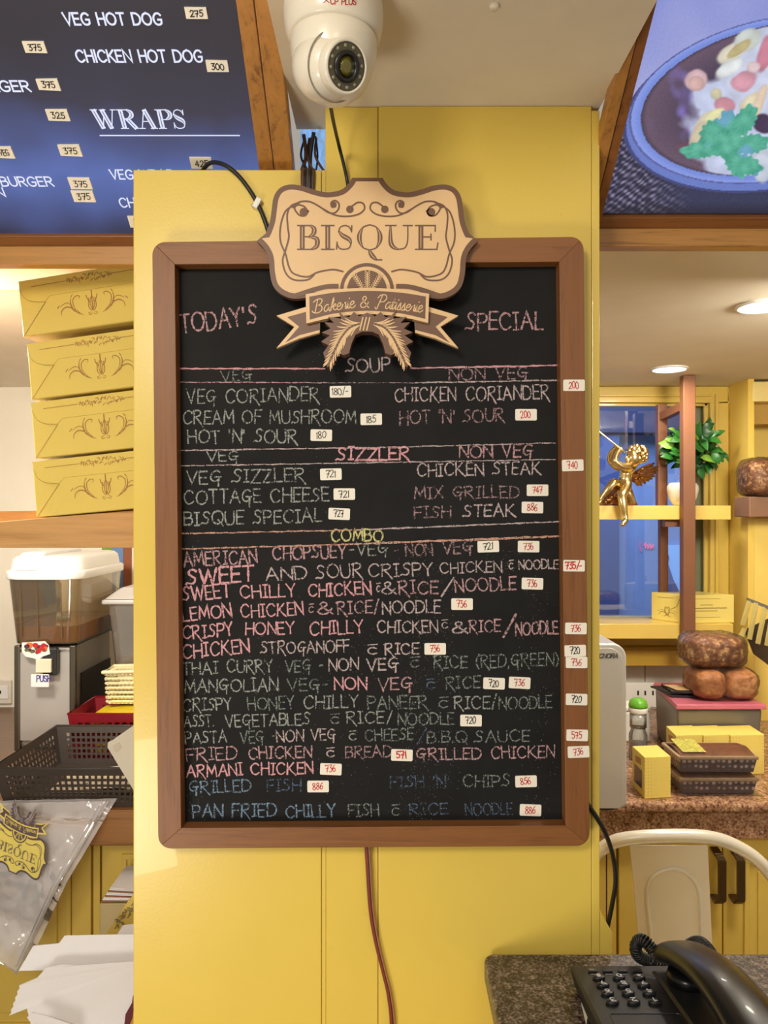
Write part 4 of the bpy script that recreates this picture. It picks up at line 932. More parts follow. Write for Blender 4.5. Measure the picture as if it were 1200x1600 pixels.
# ------------------------------------------------------------------ left counter and what stands on it
ct = thing('wood_counter', 'brown counter top with thick oak front edge at left, under the black basket', 'counter', (-1.2, 2.1, 0))
yc = 1.71
bx('worktop', m_walnut, ct, -2.2, -.30, yc+.002, YW-.002, CT-.04, CT)
bx('front_edge', m_oak, ct, -2.2, -.30, yc-.02, yc+.001, P(0,1322,yc-.02).z, CT, bevel=.003)
bx('top_board', m_oak, ct, -2.2, -.30, yc-.02, yc+.14, CT+.0003, CT+.004)
cbn = thing('base_cabinet', 'yellow panelled base cabinet below the oak counter edge, behind the hanging plastic bag', 'cabinet', (-1.1, 1.9, 0))
ycb = 1.78; q = lambda px: (px-600)/1200*ycb; zt2 = P(0, 1322, ycb).z
bx('carcass', m_cab, cbn, -2.1, -.30, ycb+.02, YW-.1, 0, CT-.045)
def cab_door(par, xa, xb, z0, z1, yy, pan=True, m=m_cab, ins=.055, name='door', rim=.012):
    d = bx(name, m, par, xa, xb, yy, yy+.018, z0, z1, bevel=.002)
    if pan:
        a, b, c, e = xa+ins, xb-ins, z0+ins, z1-ins
        mo = MB()
        for r_ in ((a, b, e-rim, e), (a, b, c, c+rim), (a, a+rim, c+rim, e-rim), (b-rim, b, c+rim, e-rim)): mo.box(r_[0], r_[1], yy-.006, yy-.0005, r_[2], r_[3])
        mo.build('panel_moulding', m, d, bevel=.002)
        bx('raised_panel', m, d, a+rim+.02, b-rim-.02, yy-.004, yy-.0005, c+rim+.02, e-rim-.02, bevel=.003)
    return d
cab_door(cbn, -1.32, q(142), P(0,1600,ycb).z-.05, zt2+.03, ycb, ins=.045)
bx('stile', m_cab, cbn, q(146), q(156), ycb, ycb+.02, 0.1, zt2+.03)
cab_door(cbn, q(159), -.30, .1, zt2+.03, ycb, ins=.047)
cab_door(cbn, -1.32, q(142), .1, P(0,1600,ycb).z-.06, ycb, ins=.03)

# juice dispensers
def loft(rings, m, name, par, r=.03, smooth=True, cap=True):
    """rounded-corner plan outlines (x0,x1,y0,y1,z) joined upward"""
    vs = []; n = 24
    for (xa, xb, ya, yb, z) in rings:
        rr = min(r, (xb-xa)*.45, (yb-ya)*.45)
        for cx_, cy_, a0 in ((xb-rr,yb-rr,0),(xa+rr,yb-rr,90),(xa+rr,ya+rr,180),(xb-rr,ya+rr,270)):
            for k in range(6): a = R(a0+90*k/5); vs.append((cx_+rr*math.cos(a), cy_+rr*math.sin(a), z))
    fs = [(i*n+k, i*n+(k+1) % n, (i+1)*n+(k+1) % n, (i+1)*n+k) for i in range(len(rings)-1) for k in range(n)]
    if cap: fs += [tuple(range(n))[::-1], tuple((len(rings)-1)*n+k for k in range(n))]
    o = MB().add(vs, fs).build(name, m, par, smooth=smooth)
    if smooth:
        e = o.modifiers.new('split', 'EDGE_SPLIT'); e.split_angle = R(50)
    return o
def film_box(par, b, t, m, name): return loft([(b[0][0], b[1][0], b[0][1], b[2][1], b[0][2]), (t[0][0], t[1][0], t[0][1], t[2][1], t[0][2])], m, name, par)
jd = thing('juice_dispenser', 'steel juice dispenser with white lid and brown drink in its smoky tank', 'dispenser', (-.93, 2.25, CT))
jx0, jx1, jy0, jy1 = -1.02, -.850, 2.12, 2.42
zt_ = P(0, 1008, 2.12).z
bx('body', m_steel, jd, jx0+.012, jx1-.012, jy0+.004, jy1, CT+.008, zt_-.004, bevel=.008)
bx('front_panel', M('satin_steel_panel', rgb(206,200,192), .4, .6, var=.04), jd, jx0+.014, jx1-.014, jy0-.002, jy0+.003, CT+.03, zt_-.02)
for x in (jx0+.001, jx1-.017): bx('corner_post', M('dark_steel_post', rgb(120,112,98), .3, .9, var=.1) if x < jx0+.01 else bpy.data.materials['dark_steel_post'], jd, x, x+.016, jy0-.006, jy0+.012, CT+.001, zt_, bevel=.003)
bx('side_vent', M('dark_vent_plastic', rgb(40,36,30), .5), jd, jx1-.012, jx1-.008, jy0+.06, jy1-.01, CT+.05, zt_-.09)
bx('tank_tray', m_black, jd, jx0+.005, jx1-.003, jy0+.02, jy1, zt_-.004, zt_+.012, bevel=.004)
zt1, ztop = zt_+.006, P(0, 903, 2.12).z
tank = film_box(jd, [(jx0+.002,jy0-.015,zt1),(jx1+.008,jy0-.015,zt1),(jx1+.008,jy1+.02,zt1),(jx0+.002,jy1+.02,zt1)], [(jx0-.012,jy0-.03,ztop),(jx1+.020,jy0-.03,ztop),(jx1+.020,jy1+.03,ztop),(jx0-.012,jy1+.03,ztop)], FILM('smoky_tank', (.86,.78,.62), .10, .2, .08, .1, 8, rgb(200,180,140), .004), 'tank')
zj = P(0, 979, 2.1).z
film_box(jd, [(jx0+.006,jy0-.011,zt1+.003),(jx1+.004,jy0-.011,zt1+.003),(jx1+.004,jy1+.016,zt1+.003),(jx0+.006,jy1+.016,zt1+.003)], [(jx0+.003,jy0-.014,zj),(jx1+.007,jy0-.014,zj),(jx1+.007,jy1+.018,zj),(jx0+.003,jy1+.018,zj)], M('brown_drink', rgb(176,108,40), .15, var=.1), 'drink')
MB().lathe(((jx0+jx1)/2, jy0+.12, zt1), [(.018,0),(.018,.05),(.02,.052),(.02,.06)], 20).build('impeller', M('grey_impeller', rgb(150,146,136), .4), jd, smooth=True)
for x in (jx0+.03, jx0+.075, jx1-.03): MB().tube([(x, jy0-.022, zt1+.02), (x, jy0-.030, ztop-.01)], .0018, 6).build('tank_rib', bpy.data.materials['smoky_tank'], jd)
zl1 = ztop
m_lid = M('white_lid', rgb(246,244,240), .35, var=.02)
loft([(jx0-.020,jx1+.026,jy0-.038,jy1+.04,zl1-.002),(jx0-.022,jx1+.028,jy0-.040,jy1+.042,zl1+.001),(jx0-.022,jx1+.028,jy0-.040,jy1+.042,zl1+.018),(jx0-.018,jx1+.024,jy0-.036,jy1+.038,zl1+.022)], m_lid, 'lid', jd, .045)
loft([(jx0-.014,jx1+.020,jy0-.030,jy1+.03,zl1+.0225),(jx0-.010,jx1+.016,jy0-.026,jy1+.026,zl1+.052),(jx0-.002,jx1+.008,jy0-.016,jy1+.018,zl1+.060),(jx0+.006,jx1,jy0-.006,jy1+.01,zl1+.062)], m_lid, 'lid_top', jd, .045)
loft([(jx0+.012,jx0+.085,jy0-.033,jy1-.02,zl1+.024),(jx0+.014,jx0+.083,jy0-.029,jy1-.03,zl1+.056),(jx0+.022,jx0+.088,jy0-.010,jy1-.05,zl1+.070),(jx0+.030,jx0+.084,jy0+.0,jy1-.07,zl1+.072)], m_lid, 'lid_grip', jd, .014)
yl = jy0-.008
o = bx('tap_block', M('black_tap', (.02,.02,.02), .4, var=0), jd, X(68,2.1), X(90,2.1), yl-.02, yl-.0, P(0,1055,2.1).z, P(0,1012,2.1).z, bevel=.004)
bx('tap_lever', M('cream_lever', rgb(222,214,186), .5), jd, X(60,2.1), X(84,2.1), yl-.03, yl-.021, P(0,1049,2.1).z, P(0,1028,2.1).z, bevel=.002)
o = bx('push_plate', M('white_push_plate', rgb(240,230,226), .4), jd, X(54,2.1), X(82,2.1), yl-.036, yl-.030, P(0,1071,2.1).z, P(0,1051,2.1).z, bevel=.002)
tt = MB(); write(tt, 'PUSH', G, lambda x, y: P(x, -y, yl-.0365), 57.5, -1065, 79, -1065, 9.5, 1.7, gap=2.2); tt.build('printed_word', M('blue_print', rgb(70,70,130), .5, var=0), o)
fp = [Vector(p) for p in ((34,1004),(70,1002),(76,1008),(78,1022),(66,1026),(60,1031),(50,1028),(40,1026),(34,1018))]
o = MB().prism([P(p.x, p.y, yl-.0225) for p in fp], (0,.0015,0)).build('fruit_sticker', M('white_sticker', rgb(240,232,226), .5, var=0), jd)
rf = random.Random(4)
for nm, cc in (('orange_fruit_print', (224,112,48)), ('red_fruit_print', (186,40,44)), ('green_leaf_print', (92,110,50)), ('purple_fruit_print', (88,40,70))):
    mb = MB()
    for k in range(6):
        x = rf.uniform(40, 72); y = rf.uniform(1007, 1021) if 'orange' not in nm else rf.uniform(1006, 1014); r_ = rf.uniform(2.8, 5)
        mb.poly([P(x+r_*math.cos(a*PI/5), y+r_*.8*math.sin(a*PI/5), yl-.0232-.00003*k-.0002*(cc[0] % 4)) for a in range(10)])
    mb.build('fruit_print', M(nm, rgb(*cc), .5, var=.2), o)
j2 = thing('drink_dispenser', 'clear tank dispenser with grey rimmed lid half hidden behind the pillar edge', 'dispenser', (-.74, 2.45, CT))
a0, a1, b0, b1 = -.816, -.62, 2.235, 2.54
bx('base', m_steel, j2, a0+.03, a1-.02, b0+.02, b1-.02, CT+.001, P(0,1062,2.24).z, bevel=.006)
zq0, zq1 = P(0,1063,2.24).z, P(0,944,2.24).z
film_box(j2, [(a0+.028,b0+.01,zq0),(a1,b0+.01,zq0),(a1,b1,zq0),(a0+.028,b1,zq0)], [(a0+.004,b0,zq1),(a1,b0,zq1),(a1,b1,zq1),(a0+.004,b1,zq1)], FILM('clear_tank', (.84,.82,.80), .30, .3, .1, .1, 8, rgb(190,182,172), .004), 'tank')
film_box(j2, [(a0+.032,b0+.014,zq0+.003),(a1-.004,b0+.014,zq0+.003),(a1-.004,b1-.004,zq0+.003),(a0+.032,b1-.004,zq0+.003)], [(a0+.028,b0+.012,zq0+.028),(a1-.004,b0+.012,zq0+.045),(a1-.004,b1-.004,zq0+.045),(a0+.028,b1-.004,zq0+.028)], M('peach_powder', rgb(214,168,120), .7), 'drink_powder')
bx('lid_rim', M('translucent_lid', rgb(206,200,194), .3, var=.03), j2, a0-.004, a1, b0-.01, b1, zq1, zq1+.014, bevel=.005)
MB().hexa([(a0,b0-.004,zq1+.0145),(a1,b0-.004,zq1+.0145),(a1,b1,zq1+.0145),(a0,b1,zq1+.0145),(a0+.035,b0+.05,zq1+.045),(a1,b0+.05,zq1+.045),(a1,b1-.05,zq1+.045),(a0+.035,b1-.05,zq1+.045)]).build('lid', bpy.data.materials['translucent_lid'], j2, bevel=.006)
bt = thing('white_bottle', 'tall white bottle standing behind the clear dispenser, cut by the pillar edge', 'bottle', (-.83, 2.585, CT))
MB().lathe((-.802, 2.572, CT), [(.026,0),(.027,.004),(.027,.30),(.02,.33),(.012,.345),(.012,.375),(.002,.376)], 24).build('bottle_body', m_whitep, bt, smooth=True)
pb = thing('poster_strip', 'blue and brown strip poster on the far wall beside the white lidded dispenser', 'poster', P(190,935,YW-.003))
bx('paper', M('blue_poster_paper', rgb(104,140,196), .6), pb, P(176,0,YW).x, P(193,0,YW).x, YW-.004, YW-.001, P(0,935,YW).z, P(0,850,YW).z)
bx('brown_band', M('brown_poster_band', rgb(150,84,48), .6), pb, P(193.5,0,YW).x, P(206,0,YW).x, YW-.005, YW-.001, P(0,940,YW).z, P(0,850,YW).z)
bx('green_band', M('green_poster_band', rgb(120,160,60), .6), pb, P(160,0,YW).x, P(176,0,YW).x, YW-.005, YW-.001, P(0,865,YW).z, P(0,850,YW).z)
# wall socket at far left
so = thing('wall_socket', 'white double socket plate on the far left wall beside the dispenser', 'socket', P(5,1098,YW-.01))
bx('plate', M('aged_white_plate', rgb(222,214,200), .4), so, P(-22,0,YW).x, P(20,0,YW).x, YW-.014, YW-.002, P(0,1098,YW).z, P(0,1062,YW).z, bevel=.002)
for x in (-18, 1): bx('switch', m_whitep, so, P(x,0,YW).x, P(x+15,0,YW).x, YW-.018, YW-.0142, P(0,1090,YW).z, P(0,1070,YW).z, bevel=.001)
bx('pin_hole', m_black, so, P(2,0,YW).x, P(6,0,YW).x, YW-.0192, YW-.0182, P(0,1082,YW).z, P(0,1077,YW).z)

# perforated baskets
def lattice(par, name, m, A, B, C, D, nu, nv, mu=.06, mt=.16, mb_=.12, fill=.62):
    """one wall A-B (bottom) D-C (top) with nu x nv square holes"""
    us = [0]; vs_ = [0]
    for i in range(nu):
        c0 = mu+(1-2*mu)*(i+.5-fill/2)/nu; us += [c0, mu+(1-2*mu)*(i+.5+fill/2)/nu]
    for j in range(nv):
        vs_ += [mb_+(1-mt-mb_)*(j+.5-fill/2)/nv, mb_+(1-mt-mb_)*(j+.5+fill/2)/nv]
    us.append(1); vs_.append(1); A, B, C, D = map(Vector, (A, B, C, D))
    pt = [A.lerp(B, u).lerp(D.lerp(C, u), v) for v in vs_ for u in us]; n = len(us); fs = []
    for j in range(len(vs_)-1):
        for i in range(n-1):
            if i % 2 and j % 2: continue
            fs.append((j*n+i, j*n+i+1, (j+1)*n+i+1, (j+1)*n+i))
    return MB().add(pt, fs).build(name, m, par, solid=.0022)
def basket(par, m, x0, x1, y0, y1, z0, z1, tp, nu, nv, ny, rim=.004, shift=0):
    b = [(x0+tp,y0+tp,z0),(x1-tp,y0+tp,z0),(x1-tp,y1-tp,z0),(x0+tp,y1-tp,z0)]; t = [(x0,y0,z1),(x1,y0,z1),(x1,y1,z1),(x0,y1,z1)]
    for i, n_ in enumerate((nu, ny, nu, ny)):
        j = (i+1) % 4; lattice(par, 'basket_wall', m, b[i], b[j], t[j], t[i], n_, nv)
    MB().box(x0+tp, x1-tp, y0+tp, y1-tp, z0, z0+.003).build('basket_floor', m, par)
    MB().tube(catmull([Vector(p) for p in t], 1, True), rim*.7, 8, closed=True).build('basket_rim', m, par, smooth=True)
zc = CT+.0045
bk = thing('black_basket', 'black perforated plastic basket on the left counter front', 'basket', (-.69, 1.86, zc))
m_bk = M('brown_black_plastic', rgb(72,63,57), .45, var=.08)
basket(bk, m_bk, -.862, -.50, 1.685, 2.02, zc, CT+.098, .022, 23, 5, 16)
fl = thing('paper_roll_ends', 'white paper slips lying inside the black basket', 'paper', (-.68, 1.83, zc+.004))
for k in range(8):
    a = Vector((-.78+.028*k, 1.78+.02*(k % 3), zc+.0045+.003*k)); d = Vector((.12, .06*math.sin(k), 0)); e = Vector((-.03*math.sin(k), .08, .004))
    MB().slab([a, a+d, a+d+e, a+e], (0,0,.001)).build('paper_slip', m_white, fl)
rb_ = thing('red_basket', 'dark red perforated plastic basket behind the black basket', 'basket', (-.68, 2.13, CT))
basket(rb_, M('dark_red_plastic', rgb(140,24,36), .4), -.838, -.52, 2.035, 2.225, CT+.0005, CT+.125, .016, 14, 5, 8)
pk = thing('yellow_packet', 'yellow packet lying across the red basket', 'packet', (-.68, 2.1, CT+.09))
MB().hexa([(-.80,2.07,CT+.098),(-.56,2.07,CT+.106),(-.56,2.19,CT+.106),(-.80,2.19,CT+.098),(-.79,2.08,CT+.112),(-.56,2.08,CT+.122),(-.56,2.18,CT+.122),(-.79,2.18,CT+.112)]).build('pouch', M('yellow_green_pouch', rgb(226,200,40), .35, var=.12, vs=40), pk, bevel=.004)
MB().box(-.80, -.76, 2.10, 2.16, CT+.003, CT+.0975).build('pouch_gusset', bpy.data.materials['yellow_green_pouch'], pk)
wk = thing('cream_basket', 'cream woven plastic basket in front of the clear dispenser', 'basket', (-.72, 2.2, CT+.13))
m_wk = M('cream_wicker_plastic', rgb(236,224,180), .5)
xa, xb_, ya, yb2, za, zb2 = -.775, -.60, 2.135, 2.215, CT+.124, CT+.215
for i, (p, q_) in enumerate((((xa,ya),(xb_,ya)), ((xb_,ya),(xb_,yb2)), ((xb_,yb2),(xa,yb2)), ((xa,yb2),(xa,ya)))):
    mb = MB(); n_ = 16 if i % 2 == 0 else 8
    for r_ in range(7):
        z = za+(zb2-za)*(r_+.5)/7; pts = []
        for k in range(n_*2+1):
            t = k/(n_*2); off = .0028*(1 if (k+r_) % 2 else -1); nn = Vector((q_[1]-p[1], p[0]-q_[0], 0)).normalized()
            ins_ = .012*(1-(z-za)/(zb2-za))
            c = Vector((p[0]+(q_[0]-p[0])*t, p[1]+(q_[1]-p[1])*t, z)); pts.append(c+nn*(off-ins_))
        mb.tube(pts, .0048, 5)
    mb.build('woven_side', m_wk, wk)
MB().tube([(xa-.006,ya-.004,zb2),(xb_,ya-.004,zb2+.004),(xb_,yb2+.004,zb2+.004),(xa-.006,yb2+.004,zb2)], .005, 8, closed=True).build('woven_rim', m_wk, wk)
bx('basket_base', m_wk, wk, xa+.012, xb_-.01, ya+.012, yb2-.012, za-.0005, za+.004)
wc = thing('white_carton_lid', 'white card lid leaning against the basket beside the pillar edge', 'card', (-.53, 1.66, CT))
pts = catmull([(168,1168),(169,1160),(176,1154)], 4)
poly = [(168,1168)]+[tuple(p)[:2] for p in catmull([Vector((168,1165)), Vector((169,1160)), Vector((175,1157))], 3)]+[(208,1134),(240,1118),(240,1260),(214,1240),(207,1232)]
MB().prism([P(x, y, 1.64) for x, y in poly], (0,.003,0)).build('card_sheet', M('cream_white_card', rgb(232,226,208), .6, var=.03), wc)
MB().prism([P(x, y, 1.638) for x, y in ((176,1166),(186,1160),(190,1168),(181,1176))], (0,.0015,0)).build('card_tab', M('cream_white_tab', rgb(222,212,190), .6, var=.03), wc)
bx('card_fold', bpy.data.materials['cream_white_card'], wc, X(214,1.64), X(240,1.64), 1.6435, 1.684, CT-.08, CT+.004) if False else None

# ------------------------------------------------------------------ the clear bag printed with the crest, hanging over the counter edge
bg = thing('printed_plastic_bag', 'clear plastic bag with yellow shop crest upside down, hanging over the counter edge', 'bag', P(60,1500,1.6))
outl = lambda v: (None)
def bagpt(u, v, off=0):
    """u 0..1 across, v 0..1 from counter down"""
    ax0, ay0 = -70, 1256; ax1, ay1 = 172, 1254
    L0 = Vector((-70, 1256)).lerp(Vector((-95, 1440)), v); 
    L1 = Vector((170, 1252)).lerp(Vector((90, 1385)), min(1, v/.5)) if v < .5 else Vector((90, 1385)).lerp(Vector((27, 1522)), (v-.5)/.5)
    p = L0.lerp(L1, u)
    Yd = 1.672-.035*math.sin(PI*min(1, v*1.3))-.05*v+.012*math.sin(u*9+v*4)*v
    if v < .12: Yd = 1.672+.06*(1-v/.12)*0
    return P(p.x, p.y, Yd)+Vector((0, -off, 0))
nu, nv = 40, 44
vs_ = [bagpt(i/nu, j/nv)+Vector((0, .004*mnoise.noise(Vector((i*.35, j*.25, 2))), 0)) for j in range(nv+1) for i in range(nu+1)]
MB().add(vs_, [(j*(nu+1)+i, j*(nu+1)+i+1, (j+1)*(nu+1)+i+1, (j+1)*(nu+1)+i) for j in range(nv) for i in range(nu)]).build('front_film', FILM('clear_bag_film', (.97,.95,.97), .5, .15, .14, .7, 9, rgb(255,252,255), .02), bg, smooth=True)
vs_ = [bagpt(i/nu, j/nv*.97)+Vector((.012, .016+.006*mnoise.noise(Vector((i*.25, j*.35, 9))), 0)) for j in range(nv+1) for i in range(nu+1)]
MB().add(vs_, [(j*(nu+1)+i, j*(nu+1)+i+1, (j+1)*(nu+1)+i+1, (j+1)*(nu+1)+i) for j in range(nv) for i in range(nu)]).build('back_film', bpy.data.materials['clear_bag_film'], bg, smooth=True)
for (u0, v0, u1, v1, r_) in ((.985,.0,.985,.5,.0022),(.985,.5,.985,1,.0022),(.955,.02,.955,.5,.0014),(.955,.5,.955,.97,.0014),(.0,.995,.99,.995,.0016)):
    MB().tube([bagpt(u0+(u1-u0)*k/12, v0+(v1-v0)*k/12, .001) for k in range(13)], r_, 5).build('sealed_seam', FILM('bag_seam', (.95,.93,.9), .45, .4, .15, 0), bg) if 'bag_seam' not in bpy.data.materials else MB().tube([bagpt(u0+(u1-u0)*k/12, v0+(v1-v0)*k/12, .001) for k in range(13)], r_, 5).build('sealed_seam', bpy.data.materials['bag_seam'], bg)
# crest print: crest units turned upside down and slanted; Q of the name sits at about pixel (30,1330)
def bagcrest(x, y, z):
    # the print is seen from the back and hangs head down, its lines sloping down to the right
    dx, dy = x-593, y-331; px = 27+dx*.092+dy*.022; py = 1331+dx*.040-dy*.119
    v = (py-1256)/266
    return P(px, py, 1.672-.035*math.sin(PI*min(1, max(0, v*1.3)))-.05*v-.017)+Vector((0, -z, 0))
m_bc = {'brown': M('plum_bag_print', rgb(96,78,88), .45, var=.05), 'cream': M('yellow_bag_print', rgb(240,222,110), .45, var=.05)}
crest(bagcrest, .0004, m_bc, bg, thick=.0004)
wreath(bagcrest, .0004, {'brown': m_bc['brown'], 'cream': M('grey_bag_print', rgb(170,164,160), .5)}, bg, .0012)

# ------------------------------------------------------------------ stack of white paper bags, patterned box, carton of bags
wb_ = thing('white_paper_bags', 'pile of white paper bags with toothed edges at bottom left', 'paper bags', P(130,1700,1.3))
m_pap = M('white_paper', rgb(250,250,255), .6, var=.015)
def sheet(poly, Y0, tilt, bend, th=.0012, m=m_pap, par=wb_, name='paper_bag', back=None):
    n = len(poly); fan = MathPoly(poly)
    def pt(x, y, o_): return P(x, y, Y0+(y-1500)*tilt+bend*math.sin((x-20)/60))+Vector((0, o_, 0))
    return MB().add([pt(x, y, 0) for x, y in poly]+[pt(x, y, th) for x, y in poly], fan+[tuple(n+i for i in reversed(t)) for t in fan]+[(i, (i+1) % n, n+(i+1) % n, n+i) for i in range(n)]).build(name, m, par)
zig = lambda a, b, n_: [(a[0]+(b[0]-a[0])*k/n_+(1.1 if k % 2 else -1.1), a[1]+(b[1]-a[1])*k/n_) for k in range(n_+1)]
sheet([(178,1468),(192,1446),(240,1440),(240,1540),(150,1530)], 1.36, -.0006, 0)
sheet([(29,1517),(52,1478),(92,1474),(101,1462),(240,1459),(240,1640),(120,1640),(116,1508),(76,1516)], 1.32, -.0006, 0)
sheet([(60,1528),(74,1514),(118,1507),(150,1530),(150,1600),(90,1600)], 1.325, -.0006, 0)
sheet(zig((15,1587),(31,1540),10)+[(58,1528),(72,1512),(96,1507),(118,1508),(240,1500),(240,1660),(60,1660),(48,1600),(42,1576)], 1.30, -.0008, .001)
sheet([(42,1590),(50,1582),(72,1587),(110,1600),(110,1660),(60,1660),(56,1598),(48,1598)], 1.28, -.0008, .001)
sheet([(210,1560),(240,1530),(240,1640),(190,1640),(196,1585)], 1.274, -.0008, 0, m=M('maroon_crest_print', rgb(112,50,62), .5), name='printed_corner')
sheet([(213,1572),(240,1545),(240,1640),(200,1640),(203,1590)], 1.2725, -.0008, 0, m=M('gold_crest_print', rgb(226,170,70), .5), name='printed_corner')
sheet([(196,1600),(205,1577),(207,1560),(208,1555),(209,1562),(207,1590),(203,1600)], 1.2715, -.0008, 0, m=bpy.data.materials['maroon_crest_print'], name='printed_corner')
yb_ = thing('patterned_box', 'yellow box printed with grey floral pattern, slanting behind the white paper bags', 'box', P(190,1480,1.42))
q8 = [P(163,1462,1.42),P(240,1462,1.42),P(240,1462,1.56),P(163,1462,1.56),P(200,1408,1.42),P(240,1358,1.42),P(240,1358,1.56),P(200,1408,1.56)]
MB().hexa([q8[0],q8[1],q8[2],q8[3],q8[4],q8[5],q8[6],q8[7]]).build('box_body', m_box, yb_, bevel=.001)
mb = MB(); rd = random.Random(8)
for k in range(34):
    t = rd.random(); cx0 = 178+t*58; cy0 = 1450-t*62+rd.uniform(-7, 8); a = rd.uniform(0, 6)
    ribbon(mb, catmull([Vector((cx0-3*math.cos(a), cy0-3*math.sin(a))), Vector((cx0+1, cy0-2)), Vector((cx0+3*math.cos(a), cy0+3*math.sin(a)))], 3), 1.8, lambda x, y: P(x, y, 1.4185), taper=False)
mb.build('printed_pattern', M('olive_print', rgb(140,124,84), .6), yb_)
cr_ = thing('cardboard_carton', 'beige carton holding folded paper bags below the counter at the pillar edge', 'carton', P(185,1470,1.62))
bx('carton_body', M('beige_card', rgb(196,176,128), .7), cr_, X(156,1.62), X(250,1.62), 1.62, 1.75, H-.95, P(0,1412,1.62).z, bevel=.001)
for k in range(9):
    y0 = P(0, 1410-k*1.9, 1.62).z
    MB().slab([(X(158+k*1.2,1.62), 1.622+.002*k, y0), (X(250,1.62), 1.622, y0-.0 ), (X(250,1.62), 1.74, y0), (X(158+k*1.2,1.62), 1.74, y0)], (0,0,.0018)).build('folded_bag', (M('brown_bag_edge', rgb(160,110,72), .6) if k == 0 else bpy.data.materials['brown_bag_edge']) if k % 3 == 0 else m_pap, cr_)
# ------------------------------------------------------------------ ceiling lights over the right aisle
def downlight(px, py, label):
    Y = (ZC-H)*1200/(800-py); c = P(px, py, Y); t = thing('downlight', label, 'ceiling light', (c.x, c.y, ZC-.006))
    MB().lathe((c.x, c.y, ZC-.0005), [(.052,0),(.052,-.004),(.047,-.006),(.046,-.003)], 36).build('trim_ring', m_whitep, t, smooth=False)
    MB().lathe((c.x, c.y, ZC-.0015), [(.0455,0),(.0455,-.003),(.001,-.0035)], 36).build('light_disc', M('led_disc', (1.0,.93,.80), .5, emit=9, var=0) if 'led_disc' not in bpy.data.materials else bpy.data.materials['led_disc'], t)
    l = bpy.data.lights.new('downlight_lamp', 'AREA'); l.shape = 'DISK'; l.size = .09; l.energy = 3; l.color = (1,.9,.74); o = bpy.data.objects.new('downlight_lamp', l); link(o); o.location = (c.x, c.y, ZC-.012); o.parent = None
    return t
downlight(1046, 575, 'round ceiling downlight just in front of the brown post')
downlight(1192, 476, 'round ceiling downlight at the right border, nearer than the other')

# ------------------------------------------------------------------ window shelves on brown posts
YSf = 2.40; sx0 = .40
def shelf(name, label, pyt, pyb, pxr):
    x1 = P(pxr, 0, YSf).x
    t = thing(name, label, 'shelf', ((sx0+x1)/2, 2.5, P(0,pyb,YSf).z))
    bx('front_board', m_shelfy, t, sx0, x1, YSf, YSf+.018, P(0,pyb,YSf).z, P(0,pyt,YSf).z, bevel=.0015)
    bx('shelf_board', m_shelfy, t, sx0, min(x1, 1.16), YSf+.0185, YW-.045, P(0,pyt,YSf).z-.018, P(0,pyt,YSf).z)
    return t
shelf('window_shelf', 'upper yellow window shelf carrying the golden cherub and the potted plant', 790, 812, 1142)
shelf('window_shelf', 'lower yellow window shelf carrying the yellow cake box', 975, 998, 1146)
zs1, zs2 = P(0,790,YSf).z, P(0,975,YSf).z
ps = thing('shelf_post_frame', 'brown metal ladder frame of front and back posts carrying the window shelves', 'post frame', (.95, 2.45, P(0,1010,2.36).z))
bx('front_post', m_post, ps, P(1064,0,2.385).x, P(1083,0,2.385).x, 2.365, 2.398, P(0,1012,2.38).z, ZC-.0005, bevel=.002)
bx('back_post', m_post, ps, P(1027,0,2.53).x, P(1042,0,2.53).x, 2.522, 2.55, zs1+.001, P(0,632,2.53).z, bevel=.002)
bx('back_post', m_post, ps, P(1031,0,2.53).x, P(1043,0,2.53).x, 2.522, 2.55, zs2+.001, zs1-.0195, bevel=.002)
a = P(1034, 652, 2.53); b = P(1072, 634, 2.385)
MB().slab([a+Vector((-.012,0,-.012)), b+Vector((-.012,.012,-.012)), b+Vector((-.012,.012,.014)), a+Vector((-.012,0,.014))], (.024,0,0)).build('cross_bar', m_post, ps, bevel=.001)
bx('cross_bar', m_post, ps, P(1034,0,2.45).x, P(1064,0,2.45).x, 2.42, 2.45, P(0,823,2.44).z, zs1-.0225, bevel=.001)

# ------------------------------------------------------------------ potted plant
pp = thing('potted_plant', 'leafy green plant in a round white pot on the upper window shelf', 'plant', (.935, 2.46, zs1))
pc = P(1067, 790, 2.46); pc = Vector((pc.x, 2.462, zs1))
MB().lathe(pc, [(.022,0.0005),(.030,.002),(.042,.025),(.048,.050),(.0475,.062),(.041,.072),(.036,.074),(.034,.068)], 32).build('pot', M('white_ceramic_pot', rgb(240,234,220), .35, var=.02), pp, smooth=True)
MB().lathe(pc, [(.034,.060),(.001,.066)], 20).build('soil', M('dark_soil', rgb(50,36,24), .9), pp)
m_leaf = [M('leaf_green', rgb(50,118,46), .35, var=.25, vs=30), M('leaf_dark_green', rgb(26,84,36), .35, var=.25, vs=30), M('leaf_light_green', rgb(128,176,66), .35, var=.2, vs=30)]
def leaf_mesh(name, m):
    mb = MB(); n = 7
    for i in range(n+1):
        t = i/n; w_ = .66*math.sin(PI*min(1, t**.75))**.8*(1-.25*t); z = .14*math.sin(t*PI*.9)
        mb.v += [(t, -w_*.5, z+.12*w_), (t, 0, z), (t, w_*.5, z+.12*w_)]
    for i in range(n):
        for k in range(2): mb.f.append((i*3+k, i*3+k+1, (i+1)*3+k+1, (i+1)*3+k))
    me = bpy.data.meshes.new(name); me.from_pydata(mb.v, [], mb.f)
    for p in me.polygons: p.use_smooth = True
    me.materials.append(m); return me
lms = [leaf_mesh('leaf_mesh', m) for m in m_leaf]
rd = random.Random(21); hub = pc+Vector((.006, 0, .085)); base = worldloc(pp)
cc = P(1086, 703, 2.46); st = MB()
